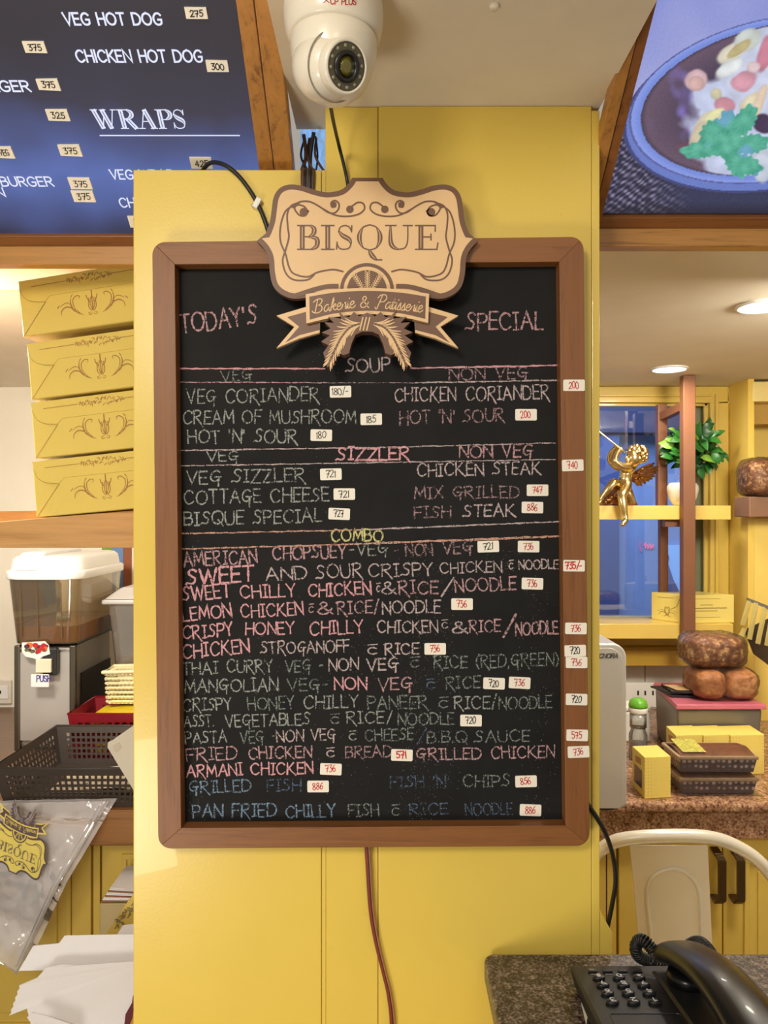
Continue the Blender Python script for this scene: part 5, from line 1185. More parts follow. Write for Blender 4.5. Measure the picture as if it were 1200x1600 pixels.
for k in range(150):
    while True:
        d = Vector((rd.uniform(-1, 1), rd.uniform(-1, .6), rd.uniform(-1, 1)))
        if .25 < d.length < 1 and not (d.z < -.55 and abs(d.x) > .62): break
    tg = Vector((cc.x+d.x*.100, 2.468+d.y*.055, cc.z+.006+d.z*.084))
    ln = rd.uniform(.036, .056)
    dr = Vector((d.x+rd.uniform(-.7, .7), rd.uniform(-.5, .1), d.z*.8+rd.uniform(-.7, .6))).normalized()      # midrib
    nm_ = Vector((rd.uniform(-.7,.7), -1, rd.uniform(-.1,.9))).normalized(); nm_ = (nm_-dr*nm_.dot(dr)).normalized(); sd = nm_.cross(dr)
    o = link(bpy.data.objects.new('leaf', lms[rd.choice((0, 0, 0, 1, 1, 2) if d.y < 0 else (0, 1, 1, 1))])); o.parent = pp
    o.rotation_euler = Matrix((dr, sd, nm_)).transposed().to_euler(); o.scale = (ln, ln*rd.uniform(.85, 1.05), ln); o.location = tg-base-dr*ln*.5
    if k % 4 == 0: st.tube(catmull([pc+Vector((rd.uniform(-.01,.01), 0, .066)), hub+Vector((0,0,.02)), tg], 4), .0012, 5)
st.build('stems', m_leaf[1], pp)

# ------------------------------------------------------------------ golden cherub
zq = lambda zx, zy, Y=2.42: P(930+zx/9.41, 660+zy/9.41, Y)
gc = thing('golden_cherub', 'golden winged cherub figurine blowing a long trumpet on the window shelf edge', 'figurine', P(965, 790, 2.42))
def skin(name, m, par, nodes, edges, sub=2, root=0):
    base = worldloc(par); me = bpy.data.meshes.new(name); me.from_pydata([tuple(Vector(p)-base) for p, r_ in nodes], edges, [])
    bm = bmesh.new(); bm.from_mesh(me); ly = bm.verts.layers.skin.verify(); bm.verts.ensure_lookup_table()
    for v, (p, r_) in zip(bm.verts, nodes): v[ly].radius = (r_*1.18, r_*1.18); v[ly].use_root = False
    bm.verts[root][ly].use_root = True; bm.to_mesh(me); bm.free(); me.materials.append(m)
    o = link(bpy.data.objects.new(name, me)); o.parent = par
    s_ = o.modifiers.new('skin', 'SKIN'); s_.use_smooth_shade = True
    b = o.modifiers.new('sub', 'SUBSURF'); b.levels = sub; b.render_levels = sub
    return o
N = [(zq(420,960,2.425),.021), (zq(430,850,2.425),.0185), (zq(455,740,2.420),.021), (zq(500,660,2.42),.015), (zq(560,600,2.42),.013), (zq(600,500,2.415),.026),       # pelvis .. head 0-5
     (zq(500,660,2.385),.0125), (zq(390,650,2.375),.0105), (zq(285,570,2.372),.009), (zq(320,450,2.375),.0075), (zq(370,395,2.378),.0075), (zq(400,385,2.38),.006),     # near arm 6-11
     (zq(420,670,2.455),.0125), (zq(300,660,2.455),.0105), (zq(205,540,2.445),.009), (zq(235,440,2.43),.0075), (zq(310,370,2.41),.0075), (zq(350,350,2.40),.006),      # far arm 12-17
     (zq(450,1000,2.40),.0175), (zq(385,1085,2.372),.0145), (zq(410,1200,2.366),.0125), (zq(445,1370,2.362),.0075), (zq(450,1450,2.360),.0085), (zq(385,1520,2.345),.0055),   # near leg 18-23
     (zq(350,950,2.43),.0175), (zq(275,870,2.395),.013), (zq(190,990,2.398),.0115), (zq(100,1110,2.405),.0085), (zq(70,1175,2.405),.0075), (zq(35,1195,2.40),.005)]       # far leg 24-29
E = [(0,1),(1,2),(2,3),(3,4),(4,5),(3,6),(6,7),(7,8),(8,9),(9,10),(10,11),(3,12),(12,13),(13,14),(14,15),(15,16),(16,17),(0,18),(18,19),(19,20),(20,21),(21,22),(22,23),(0,24),(24,25),(25,26),(26,27),(27,28),(28,29)]
skin('body', m_gold, gc, N, E)
hc = zq(600, 500, 2.415)
fb = MB().ball(zq(560,525,2.405), (.024,.024,.028), 24, 16); fb.build('face', m_gold, gc, smooth=True)
MB().ball(zq(462,520,2.395), (.006,.004,.005), 10, 6).ball(zq(480,560,2.396), (.009,.008,.008), 12, 8).ball(zq(468,590,2.396), (.0045,.004,.003), 8, 6).build('nose_and_cheeks', m_gold, gc, smooth=True)
for a_ in ((487,505),(500,508)): pass
MB().ball(zq(492,500,2.384), (.0028,.002,.0028), 8, 6).build('eye', m_golddark, gc, smooth=True)
cm = MB(); rd = random.Random(2)
for k in range(95):
    while True:
        d = Vector((rd.uniform(-.9, 1), rd.uniform(-1, 1), rd.uniform(-.75, 1))).normalized()
        if not (d.x < -.45 and d.z < .25): break
    c = zq(615,480,2.415)+Vector((d.x*.031, d.y*.028, d.z*.029))
    cm.ball(c, (rd.uniform(.0055,.0088),)*3, 8, 6)
cm.build('curly_hair', m_gold, gc, smooth=True)
# fingers on the trumpet
fm_ = MB()
for k in range(4):
    c = zq(345+k*17, 372+k*14, 2.372); fm_.tube(catmull([c+Vector((.004,.008,.004)), c+Vector((-.002,-.001,.003)), c+Vector((-.003,.002,-.004)), c+Vector((.002,.007,-.006))], 3), [.0021]*10, 6)
for k in range(4):
    c = zq(290+k*16, 335+k*13, 2.392); fm_.tube(catmull([c+Vector((.002,.010,.006)), c+Vector((-.002,-.001,.004)), c+Vector((-.002,.002,-.004))], 3), [.0020]*7, 6)
fm_.build('fingers', m_gold, gc, smooth=True)
# trumpet
t0, t1 = zq(450,445,2.385), zq(-40,60,2.39); 
pth = [t0.lerp(t1, k/10) for k in range(11)]
MB().tube(pth, [.0022]*8+[.0030,.0045,.008], 14).build('trumpet', M('pale_gold', rgb(236,214,150), .2, 1.0, var=.05), gc, smooth=True)
# wings
for s_ in (0, 1):
    root = zq(545,760,2.455+.02*s_); tips = [(930,650),(920,700),(890,745),(870,790),(830,830),(780,860),(730,895),(670,930),(620,930),(590,900)]
    for k, (tx, ty) in enumerate(tips):
        tip = zq(tx-60*s_, ty-50*s_, 2.51+.02*s_); d = tip-root; side = d.cross(Vector((0,1,0))).normalized()*(.0065)
        mb = MB(); n = 6
        for i in range(n+1):
            t = i/n; c = root+d*t+Vector((0, .010*math.sin(PI*t)-.0012*k, 0)); w_ = math.sin(PI*(.12+.80*t))**.6
            mb.v += [tuple(c-side*w_), tuple(c+Vector((0,-.003*w_,0))), tuple(c+side*w_)]
        for i in range(n):
            for q_ in range(2): mb.f.append((i*3+q_, i*3+q_+1, (i+1)*3+q_+1, (i+1)*3+q_))
        mb.build('wing_feather', m_golddark, gc, smooth=True, solid=.0015)
    wm = MB()
    for k in range(26):
        t = rd.uniform(.08, .62); a_ = rd.randrange(len(tips)); tip = zq(tips[a_][0]-60*s_, tips[a_][1]-50*s_, 2.51)
        wm.ball(root.lerp(tip, t)+Vector((0,-.005,0)), (rd.uniform(.004,.007), .003, rd.uniform(.003,.005)), 8, 5)
    wm.build('wing_down', m_golddark, gc, smooth=True)
# draped cloth and flowers it sits on
dm = MB(); rings = []
prof = [(0,.019),(.35,.024),(.7,.036),(1,.044)]
for j in range(13):
    t = j/12; cz = zq(430,930,2.43).lerp(Vector((zq(330,1215,2.44).x, 2.442, zs1+.001)), t); r_ = .020+.030*t
    for k in range(36):
        a_ = 2*PI*k/36; rr = r_*(1+.16*math.sin(a_*9+t*3)*t); dm.v.append((cz.x+rr*1.12*math.cos(a_), cz.y+min(rr*.75*math.sin(a_), .04), cz.z))
for j in range(12):
    for k in range(36): dm.f.append((j*36+k, j*36+(k+1) % 36, (j+1)*36+(k+1) % 36, (j+1)*36+k))
dm.f.append(tuple(range(36))); dm.f.append(tuple(range(12*36, 13*36))[::-1])
dm.build('draped_cloth', m_golddark, gc, smooth=True)
MB().tube(catmull([zq(400,1030,2.378), zq(470,1000,2.385), zq(520,1080,2.385), zq(560,1190,2.39)], 5), [.008]*16, 8).build('cloth_fold', m_gold, gc, smooth=True)
fw = MB()
for k in range(34):
    t = rd.random(); c = zq(120+230*t, 1190-180*t+rd.uniform(-10, 60)*(t), 2.40)+Vector((0, rd.uniform(-.008,.006), 0)); c.z = max(c.z, zs1+.004)
    fw.ball(c, rd.uniform(.003,.0055), 8, 5)
fw.build('flower_cluster', m_golddark, gc, smooth=True)

# ------------------------------------------------------------------ cake box on the lower shelf
cbx = thing('cake_box', 'yellow cake box with brown print on the lower window shelf', 'box', (.98, 2.48, zs2))
m_ybox = YELLOW('pale_yellow_card', rgb(236,216,120), .45, .05, 0)
c0 = Vector((P(1068,0,2.41).x, 2.41, zs2+.0006)); c1 = Vector((P(1148,0,2.42).x, 2.425, zs2+.0006)); c2 = Vector((P(1018,0,2.51).x, 2.51, zs2+.0006)); c3 = c1+(c2-c0)
hh = Vector((0,0,.088)); q8 = [c0, c1, c3, c2]
MB().hexa(q8+[p+hh for p in q8]).build('carton', m_ybox, cbx, bevel=.001)
fn = lambda u, v: c0+(c1-c0)*u+hh*v+(c1-c0).cross(hh).normalized()*.0006
ft = lambda u, v: c0+(c1-c0)*u/100+Vector((0,0,v/1000))+(c1-c0).cross(hh).normalized()*.0006
mb = MB()
ribbon(mb, [Vector((22,76)), Vector((72,76))], 1.1, ft); ribbon(mb, [Vector((22,18)), Vector((72,18))], 1.1, ft)
for (t_, x0, x1, y, h_) in (('THE CAKE', 34, 58, 56, 4.5), ('HANDMADE FRESH FOR YOU TODAY', 12, 84, 46, 4.5), ('BREADS AND CAKES', 22, 66, 36, 4.5)):
    pass
rdl = random.Random(9)
for y, a_, b_ in ((57,34,58),(47,10,86),(38,20,66)):     # illegible printed lines
    x = a_
    while x < b_:
        l = rdl.uniform(3, 7); ribbon(mb, [Vector((x, y+rdl.uniform(-.4,.4))), Vector((min(b_, x+l), y))], 2.2, ft); x += l+1.6
mb.build('printed_lines', M('brown_faint_print', rgb(150,126,70), .6), cbx)
mb = MB(); sn = (c2-c0).cross(hh).normalized()*-.0006
if sn.x > 0: sn = -sn
fs_ = lambda u, v: c2+(c0-c2)*u/100+Vector((0,0,v/1000))+sn
ribbon(mb, catmull([Vector((88,74)), Vector((80,52)), Vector((66,42)), Vector((60,40))], 4), 1.6, fs_); ribbon(mb, [Vector((20,74)), Vector((70,76))], 1.2, fs_); flourish(mb, lambda x, y: fs_(x*1.0, y), 1, 70, 30); flourish(mb, lambda x, y: fs_(x, y), -1, 30, 30)
mb.build('side_print', bpy.data.materials['brown_faint_print'], cbx)

# ------------------------------------------------------------------ granite counter at right
gt = thing('granite_counter', 'pinkish brown granite counter under the window at right', 'counter', (1.1, 2.1, 0))
m_gr = GRANITE('brown_granite', [(.36, rgb(48,34,28)), (.44, rgb(122,84,62)), (.53, rgb(168,126,96)), (.64, rgb(206,172,140))], 55, .22)
MB().prism([(.30,1.745,CT-.026),(2.2,1.745,CT-.026),(2.2,2.437,CT-.026),(1.154,2.437,CT-.026),(1.154,2.586,CT-.026),(.30,2.586,CT-.026)], (0,0,.026)).build('granite_top', m_gr, gt, bevel=.010, bseg=4)
bx('granite_apron', m_gr, gt, .30, 2.2, 1.765, 1.79, P(0,1310,1.765).z, CT-.029)
cb2 = thing('base_cabinet', 'yellow base cabinet with two bronze pull handles under the granite counter', 'cabinet', (1.1, 2.0, 0))
yk = 1.80; zk = P(0, 1308, yk).z; qx = lambda px: (px-600)/1200*yk
bx('carcass', m_cab, cb2, .30, 2.19, yk+.022, 2.43, 0, CT-.032)
bx('top_rail', m_cab, cb2, .30, 2.19, yk+.004, yk+.022, P(0,1322,yk).z, zk+.02)
d0 = cab_door(cb2, .32, qx(947), .08, zk-.0, yk, pan=False)
bx('stile', m_cab, cb2, qx(949), qx(963), yk, yk+.018, .08, zk)
d1 = cab_door(cb2, qx(967), qx(1128.5), .08, zk, yk, ins=.05)
d2 = cab_door(cb2, qx(1130.5), qx(1330), .08, zk, yk, ins=.047)
m_brz = M('bronze_handle', rgb(110,88,60), .3, .9, var=.1)
for d_, px in ((d1, 1120), (d2, 1149)):
    x = qx(px); za, zb_ = P(0,1338,yk-.03).z, P(0,1416,yk-.03).z
    pts = [(x-.008, yk-.001, za+.008), (x-.006, yk-.024, za), (x, yk-.028, za-.012), (x, yk-.028, (za+zb_)/2), (x, yk-.028, zb_+.012), (x-.006, yk-.022, zb_+.004), (x-.008, yk-.001, zb_+.012)]
    mb = MB()
    for a_, b_ in zip(pts, pts[1:]):
        A_, B_ = Vector(a_), Vector(b_); w_ = Vector((.0095,0,0)); th = (B_-A_).cross(w_).normalized()*.003
        mb.hexa([A_-w_-th, A_+w_-th, A_+w_+th, A_-w_+th, B_-w_-th, B_+w_-th, B_+w_+th, B_-w_+th])
    mb.build('handle', m_brz, d_, bevel=.001)

# ------------------------------------------------------------------ white metal chair behind the phone counter
ch = thing('metal_chair', 'cream white metal cafe chair with embossed back, before the granite counter', 'chair', (.68, 1.3, 0))
m_ch = M('cream_white_metal', rgb(226,220,206), .3, .15, var=.02, coat=.4)
YH = 1.46
arcp = catmull([P(905,1420,YH), P(925,1345,YH), P(944,1324,YH), P(975,1311,YH-.01), P(1040,1306,YH-.015), P(1105,1308,YH-.01), P(1150,1322,YH), P(1190,1350,YH), P(1225,1400,YH), P(1245,1480,YH+.01)], 6)
zb_ = .45
a0_ = arcp[0]; a1_ = arcp[-1]
full = [Vector((a0_.x-.01, YH-.02, zb_))]+arcp+[Vector((a1_.x+.0, YH-.02, zb_))]
MB().tube(full, .0125, 16).build('back_tube', m_ch, ch, smooth=True)
bp = [(984,1321),(1106,1321),(1114,1500),(1150,1800),(1010,1800),(999,1480)]
def back(x, y): return P(x, y, YH-.012+.00012*(abs(x-1050)**1.2)*.05)
MB().prism([P(x, y, YH-.004) for x, y in bp], (0,.0022,0)).build('back_splat', m_ch, ch, bevel=.0006)
ar = catmull([P(x, y, YH-.0045) for x, y in ((1024,1800),(1018,1500),(1013,1430),(1011,1392),(1020,1370),(1040,1359),(1060,1358),(1080,1370),(1092,1392),(1095,1430),(1096,1500),(1096,1800))], 6)
MB().tube(ar, .0042, 10).build('embossed_arch', m_ch, ch, smooth=True)
seat = MB(); sx_c = .62
bx('seat', m_ch, ch, .43, .82, 1.10, 1.46, .44, .455, bevel=.012, bseg=4)
for x, y in ((.44,1.12),(.81,1.12),(.44,1.45),(.81,1.45)):
    s_x = 1 if x > .6 else -1; s_y = 1 if y > 1.3 else -1
    MB().tube([(x, y, .445), (x+.03*s_x, y+.03*s_y, 0.001)], [.014,.011], 10).build('leg', m_ch, ch, smooth=True)

# ------------------------------------------------------------------ things on the granite counter
cz = CT+.0006
mw = thing('steel_appliance', 'silver rounded coffee machine at the pillar edge on the granite counter', 'appliance', (.5, 1.8, cz))
x1 = P(979,0,1.68).x; zt3 = P(0,1006,1.68).z
mb = MB(); pr = []
w0, w1 = .26, x1
for k in range(7): a_ = R(90*k/6); pr.append((w1-.03+.03*math.sin(a_), zt3-.03+.03*math.cos(a_)))
prof = [(w0, cz+.012), (w0, zt3)]+pr+[(w1+.001, cz+.02), (w1-.006, cz+.012)]
m_ap = M('silver_plastic', rgb(196,192,186), .35, .35, var=.03, bump=.1)
MB().prism([(x, 1.68, z) for x, z in prof], (0,.26,0)).build('shell', m_ap, mw, bevel=.004, bseg=3)
MB().prism([(x if x < w1-.03 else x-.009, 1.676, z if z < zt3-.03 else z-.009) for x, z in prof], (0,.0035,0)).build('front_panel', m_ap, mw, bevel=.001)
bx('foot', m_black, mw, w0+.02, w1-.02, 1.70, 1.92, cz, cz+.0115)
tt = MB(); write(tt, 'TECNORA', G, lambda x, y: P(x, -y, 1.675), 926, -1028, 965, -1028, 6.5, 1.4, gap=1.6, shear=.25); tt.build('printed_mark', M('grey_print', rgb(60,60,62), .5, var=0), mw)
clo = thing('blue_cloth', 'dark blue patterned cloth under the silver machine', 'cloth', P(950,1236,1.66))
mb = MB(); mb.prism([PZ(925,1246,CT+.001), PZ(952,1241,CT+.001), PZ(976,1227,CT+.001), PZ(979,1222,CT+.001), PZ(925,1222,CT+.001)], (0,0,.0025)); mb.build('cloth_sheet', M('navy_cloth', rgb(48,44,84), .9, var=.5, vs=120), clo)
def gift_box(px0, px1, px2, pyb, pyt, Y0, label, group=None):
    """a small gift box: left narrow face px0-px1 and front face px1-px2"""
    z0 = cz; a_ = Vector((P(px1,0,Y0).x, Y0, z0)); b_ = Vector((P(px2,0,Y0+.008).x, Y0+.008, z0)); c_ = Vector((P(px0,0,Y0+.085).x, Y0+.085, z0)); d_ = b_+(c_-a_)
    h_ = Vector((0,0,(pyb-pyt)/1200*Y0)); t = thing('gift_box', label, 'box', (a_+d_)/2, group)
    MB().hexa([a_, b_, d_, c_]+[p+h_ for p in (a_, b_, d_, c_)]).build('carton', m_dots, t, bevel=.001)
    n_ = (b_-a_).cross(h_).normalized()*.0008
    m_ = (c_-a_).cross(h_).normalized()*-.0008
    if m_.x > 0: m_ = -m_
    fw_ = lambda u, v: a_+(c_-a_)*u+h_*v+m_
    MB().poly([fw_(.2,.18), fw_(.82,.18), fw_(.82,.62), fw_(.2,.62)]).build('window_film', M('dark_window_film', rgb(96,74,60), .2) if 'dark_window_film' not in bpy.data.materials else bpy.data.materials['dark_window_film'], t)
    MB().poly([fw_(.25,.74), fw_(.7,.70), fw_(.75,.84), fw_(.3,.90)]).build('crest_print', M('ochre_crest_print', rgb(180,130,60), .5) if 'ochre_crest_print' not in bpy.data.materials else bpy.data.materials['ochre_crest_print'], t)
    return t
def dots():
    t = NT('dotted_yellow_card'); t.set(Roughness=.6); co = t.coord((130,130,130)); v = t.new('ShaderNodeTexVoronoi'); v.inputs['Randomness'].default_value = .15; t.l(co, v.inputs['Vector']); v.inputs['Scale'].default_value = 1
    t.l(t.ramp(v.outputs[0], [(.18, rgb(216,190,92)), (.26, rgb(232,206,104)), (1, rgb(236,212,110))]), t.b.inputs['Base Color']); return t.m
m_dots = dots()
gift_box(988, 1007, 1048, 1211, 1146, 1.765, 'yellow dotted gift box standing alone beside the silver machine')
for k, (a_, b_, c_, lb) in enumerate(((1041,1056,1098,'left yellow gift box of three behind the wrapped cakes'),(1081,1099.5,1140,'middle yellow gift box of three behind the wrapped cakes'),(1121,1141.5,1194,'right yellow gift box of three, showing past the wrapped cakes'))):
    gift_box(a_, b_, c_, 1190, 1128, 1.925, lb, 'yellow gift boxes behind the wrapped cakes')
# wrapped plum cakes in trays
m_wrap = FILM('clear_wrap', (.985,.975,.97), .014, -.06, .10, 1.0, 50, (.9,.9,.9), .008)
def tray_cake(z0, label, sx):
    Y0 = 1.79; xa, xb_ = P(1063+sx,0,Y0).x, P(1183,0,Y0).x; y1 = Y0+.10; h_ = .047
    t = thing('wrapped_cake', label, 'cake', ((xa+xb_)/2, Y0+.05, z0), 'loaf cakes in patterned paper trays')
    m_tr = bpy.data.materials.get('patterned_tray') or tray_mat()
    MB().hexa([(xa+.006,Y0+.004,z0+.001),(xb_-.006,Y0+.004,z0+.001),(xb_-.006,y1,z0+.001),(xa+.006,y1,z0+.001),(xa,Y0,z0+h_*.66),(xb_,Y0,z0+h_*.66),(xb_,y1+.004,z0+h_*.66),(xa,y1+.004,z0+h_*.66)]).build('paper_tray', m_tr, t, bevel=.002)
    bx('tray_rim', M('tan_tray_rim', rgb(176,150,118), .5) if 'tan_tray_rim' not in bpy.data.materials else bpy.data.materials['tan_tray_rim'], t, xa-.003, xb_+.003, Y0-.004, y1+.008, z0+h_*.665, z0+h_*.86, bevel=.003)
    mb = MB(); n = 12
    pt = [Vector((xa+.004+(xb_-xa-.008)*i/n, Y0+.0+.10*j/6, z0+h_*.865+.010*math.sin(PI*j/6)*(.7+.5*mnoise.noise(Vector((i*.8,j*.8,z0*40)))))) for j in range(7) for i in range(n+1)]
    mb.add(pt, [(j*(n+1)+i, j*(n+1)+i+1, (j+1)*(n+1)+i+1, (j+1)*(n+1)+i) for j in range(6) for i in range(n)]); mb.build('cake_top', M('plum_cake', rgb(110,66,42), .5, var=.4, vs=60) if 'plum_cake' not in bpy.data.materials else bpy.data.materials['plum_cake'], t, smooth=True)
    mb = MB(); nx, nz = 26, 8; vs_ = []
    for j in range(nz+1):
        for i in range(nx+1):
            u = i/nx; v = j/nz; x = xa-.008+(xb_-xa+.018)*u; z = z0+.002+(h_+.004)*v
            vs_.append((x+.003*mnoise.noise(Vector((i*.6, j*.9, 4))), Y0-.008+.004*mnoise.noise(Vector((i*.5, j*1.1, z0*30))), z))
    mb.add(vs_, [(j*(nx+1)+i, j*(nx+1)+i+1, (j+1)*(nx+1)+i+1, (j+1)*(nx+1)+i) for j in range(nz) for i in range(nx)])
    mb.build('clear_wrapper', m_wrap, t, smooth=True)
    return t
def tray_mat():
    t = NT('patterned_tray'); t.set(Roughness=.45); co = t.coord((75,75,75)); v = t.new('ShaderNodeTexVoronoi'); v.inputs['Randomness'].default_value = .2; v.inputs['Scale'].default_value = 1; t.l(co, v.inputs['Vector'])
    t.l(t.ramp(v.outputs[0], [(.0, rgb(206,186,184)), (.30, rgb(190,170,170)), (.42, rgb(96,80,84)), (1, rgb(84,68,72))]), t.b.inputs['Base Color']); return t.m
tray_cake(cz, 'wrapped loaf cake at the bottom, resting on the granite', 0)
wt = tray_cake(cz+.0505, 'wrapped loaf cake on top, with a yellow green label', -2)
MB().hexa([(.70,1.80,cz+.0965),(.755,1.80,cz+.0965),(.755,1.875,cz+.105),(.70,1.875,cz+.105),(.70,1.80,cz+.0975),(.755,1.80,cz+.0975),(.755,1.875,cz+.106),(.70,1.875,cz+.106)]).build('crest_label', M('yellow_green_label', rgb(196,190,90), .4, var=.5, vs=150), wt)
# steel bin with pink lid, breads on it
gb = thing('lidded_bin', 'grey steel bin with pink lid behind the gift boxes', 'bin', (.95, 2.12, cz))
by0, by1 = 2.02, 2.27; bx0, bx1 = P(1058,0,by0).x, P(1192,0,by0).x
zb1 = P(0,1108,by0).z
bz = MB().hexa([(bx0+.008,by0+.008,cz),(bx1-.008,by0+.008,cz),(bx1-.008,by1,cz),(bx0+.034,by1,cz),(bx0,by0,zb1),(bx1,by0,zb1),(bx1,by1,zb1),(bx0+.030,by1,zb1)]); bz.build('bin_body', M('grey_bin_metal', rgb(128,122,112), .4, .5, var=.05), gb, bevel=.008, bseg=3)
MB().hexa([(bx0-.006,by0-.008,zb1+.0005),(bx1+.008,by0-.008,zb1+.0005),(bx1+.008,by1+.006,zb1+.0005),(bx0+.026,by1+.006,zb1+.0005),(bx0-.004,by0-.006,zb1+.014),(bx1+.006,by0-.006,zb1+.014),(bx1+.006,by1+.004,zb1+.014),(bx0+.028,by1+.004,zb1+.014)]).build('pink_lid', M('pink_plastic', rgb(196,104,122), .35, var=.04), gb, bevel=.003)
zl3 = zb1+.0146
def loaf(px0, px1, Y0, z0, h_, m_, label, seed, halves=1):
    xa, xb_ = P(px0,0,Y0).x, P(px1,0,Y0).x; cxx = (xa+xb_)/2
    t = thing('bread_loaf', label, 'bread', (cxx, Y0+.06, z0))
    for hf in range(halves):
        ww = (xb_-xa)/halves; cx_ = xa+ww*(hf+.5); mb = MB().ball((0,0,0), (1,1,1), 40, 26)
        out = []
        for v in mb.v:
            x, y, z = v; e = lambda q, p: math.copysign(abs(q)**p, q)
            x, y, z = e(x, .55), e(y, .6), e(z, .6 if z < 0 else .8)
            nz = 1+.07*mnoise.noise(Vector((x*2+seed, y*2, z*2)))+.03*mnoise.noise(Vector((x*7, y*7+seed, z*7)))
            out.append((cx_+x*ww*.51*nz, Y0+.065+y*.06*nz, max(z0+.0005, z0+h_*.5+z*h_*.5*nz)))
        mb.v = out; mb.build('crust', m_, t, smooth=True)
    mb = MB().ball((0,0,0), (1,1,1), 56, 36); out = []
    for v in mb.v:
        x, y, z = v; e = lambda q, p: math.copysign(abs(q)**p, q); x, y, z = e(x, .5), e(y, .5), e(z, .5)
        nz = 1.03+.05*mnoise.noise(Vector((x*4+seed, y*4, z*4)))+.022*mnoise.noise(Vector((x*12, y*12+seed, z*12)))
        out.append((cxx+x*(xb_-xa)*.515*nz, Y0+.065+y*.063*nz, max(z0+.0002, z0+h_*.51+z*h_*.515*nz)))
    mb.v = out; mb.build('clear_wrapper', m_wrap, t, smooth=True)
    return t
def bread_mat(name, a_, b_, c_, s_=45):
    t = NT(name); t.set(Roughness=.55); co = t.coord(); n = t.noise(co, s_, 6, .7); t.l(t.ramp(n, [(.36, a_), (.52, b_), (.66, c_)]), t.b.inputs['Base Color']); t.bump(n, .5, .003); return t.m
loaf(1092, 1192, 2.03, zl3, .082, bread_mat('golden_crust', rgb(140,80,40), rgb(192,128,74), rgb(216,164,108), 12), 'golden milk bread loaf in clear wrap on the pink lid', 3, 2)
loaf(1082, 1174, 2.04, zl3+.0835, .088, bread_mat('seeded_crust', rgb(92,52,26), rgb(136,84,44), rgb(214,176,120), 60), 'dark seeded bread loaf in clear wrap on top of the golden loaf', 8)
np_ = thing('black_packets', 'flat black packets with tan label on the pink lid', 'packets', (.84, 2.13, zl3))
for k, (dx, dy, rot_) in enumerate(((0,0,0),(-.006,.012,.2),(.004,-.006,-.15))):
    a_ = PZ(1058, 1092, zl3+.001); z = zl3+.0006+.006*k; pts = [(-.045,-.03),(.055,-.038),(.045,.05),(-.055,.06)]
    q4 = [(.826+dx+x*math.cos(rot_)-y*math.sin(rot_), 2.115+dy+x*math.sin(rot_)+y*math.cos(rot_), z) for x, y in pts]
    MB().slab(q4, (0,0,.0055)).build('packet', m_black, np_, bevel=.001)
MB().slab([(.796,2.085,zl3+.0196),(.859,2.085,zl3+.0196),(.849,2.15,zl3+.0196),(.781,2.15,zl3+.0196)], (0,0,.0012)).build('tan_label', M('tan_label', rgb(196,160,116), .5), np_)
jr = thing('spice_jar', 'small glass jar with bright green lid beside the bin', 'jar', P(996,1145,2.05))
jc = Vector((P(997,0,2.05).x, 2.05, cz))
MB().lathe(jc, [(.022,0),(.024,.004),(.024,.066),(.019,.078),(.019,.086)], 26).build('jar_glass', FILM('jar_glass', (.86,.88,.84), .15, .3, .05, 0), jr, smooth=True)
MB().lathe(jc, [(.021,.002),(.021,.045),(.001,.047)], 20).build('spice', M('brown_spice', rgb(120,84,50), .8), jr, smooth=True)
zj0 = P(0,1112,2.05).z-cz
MB().lathe(jc, [(.0235,zj0-.002),(.0245,zj0),(.0245,zj0+.010),(.0235,zj0+.012)], 28).build('jar_collar', m_whitep, jr, smooth=True)
MB().lathe(jc, [(.0240,zj0+.0122),(.0245,zj0+.018),(.021,zj0+.030),(.012,zj0+.036),(.001,zj0+.037)], 28).build('jar_lid', M('bright_green_lid', rgb(104,178,48), .35, var=.05), jr, smooth=True)
MB().lathe(jc, [(.022,.086),(.022,zj0-.003)], 20).build('jar_neck', bpy.data.materials['jar_glass'], jr, smooth=True)
sb = thing('switchboard', 'white wall switchboard with sockets behind the spice jar', 'switchboard', P(1005,1130,YW-.02))
bx('plate', m_whitep, sb, P(960,0,YW).x, P(1040,0,YW).x, YW-.03, YW-.0125, P(0,1102,YW).z, P(0,1064,YW).z, bevel=.003)
for px in (991, 1002, 1014, 1024):
    bx('socket_hole', m_black, sb, P(px,0,YW).x, P(px+2.6,0,YW).x, YW-.0312, YW-.0303, P(0,1083,YW).z, P(0,1076,YW).z)
bx('plate', M('grey_white_panel', rgb(190,188,180), .4), sb, P(960,0,YW).x, P(1040,0,YW).x, YW-.0295, YW-.0125, CT+.001, P(0,1102.5,YW).z, bevel=.001)
wct = thing('white_container', 'white plastic container standing behind the spice jar', 'container', (.73, 2.23, cz))
MB().box(P(975,0,2.2).x, .765, 2.2, 2.27, cz, P(0,1112,2.2).z).build('container_body', m_whitep, wct, bevel=.006)
MB().box(P(974,0,2.2).x, .767, 2.198, 2.272, P(0,1112,2.2).z+.0005, P(0,1104,2.2).z).build('container_lid', m_whitep, wct, bevel=.004)
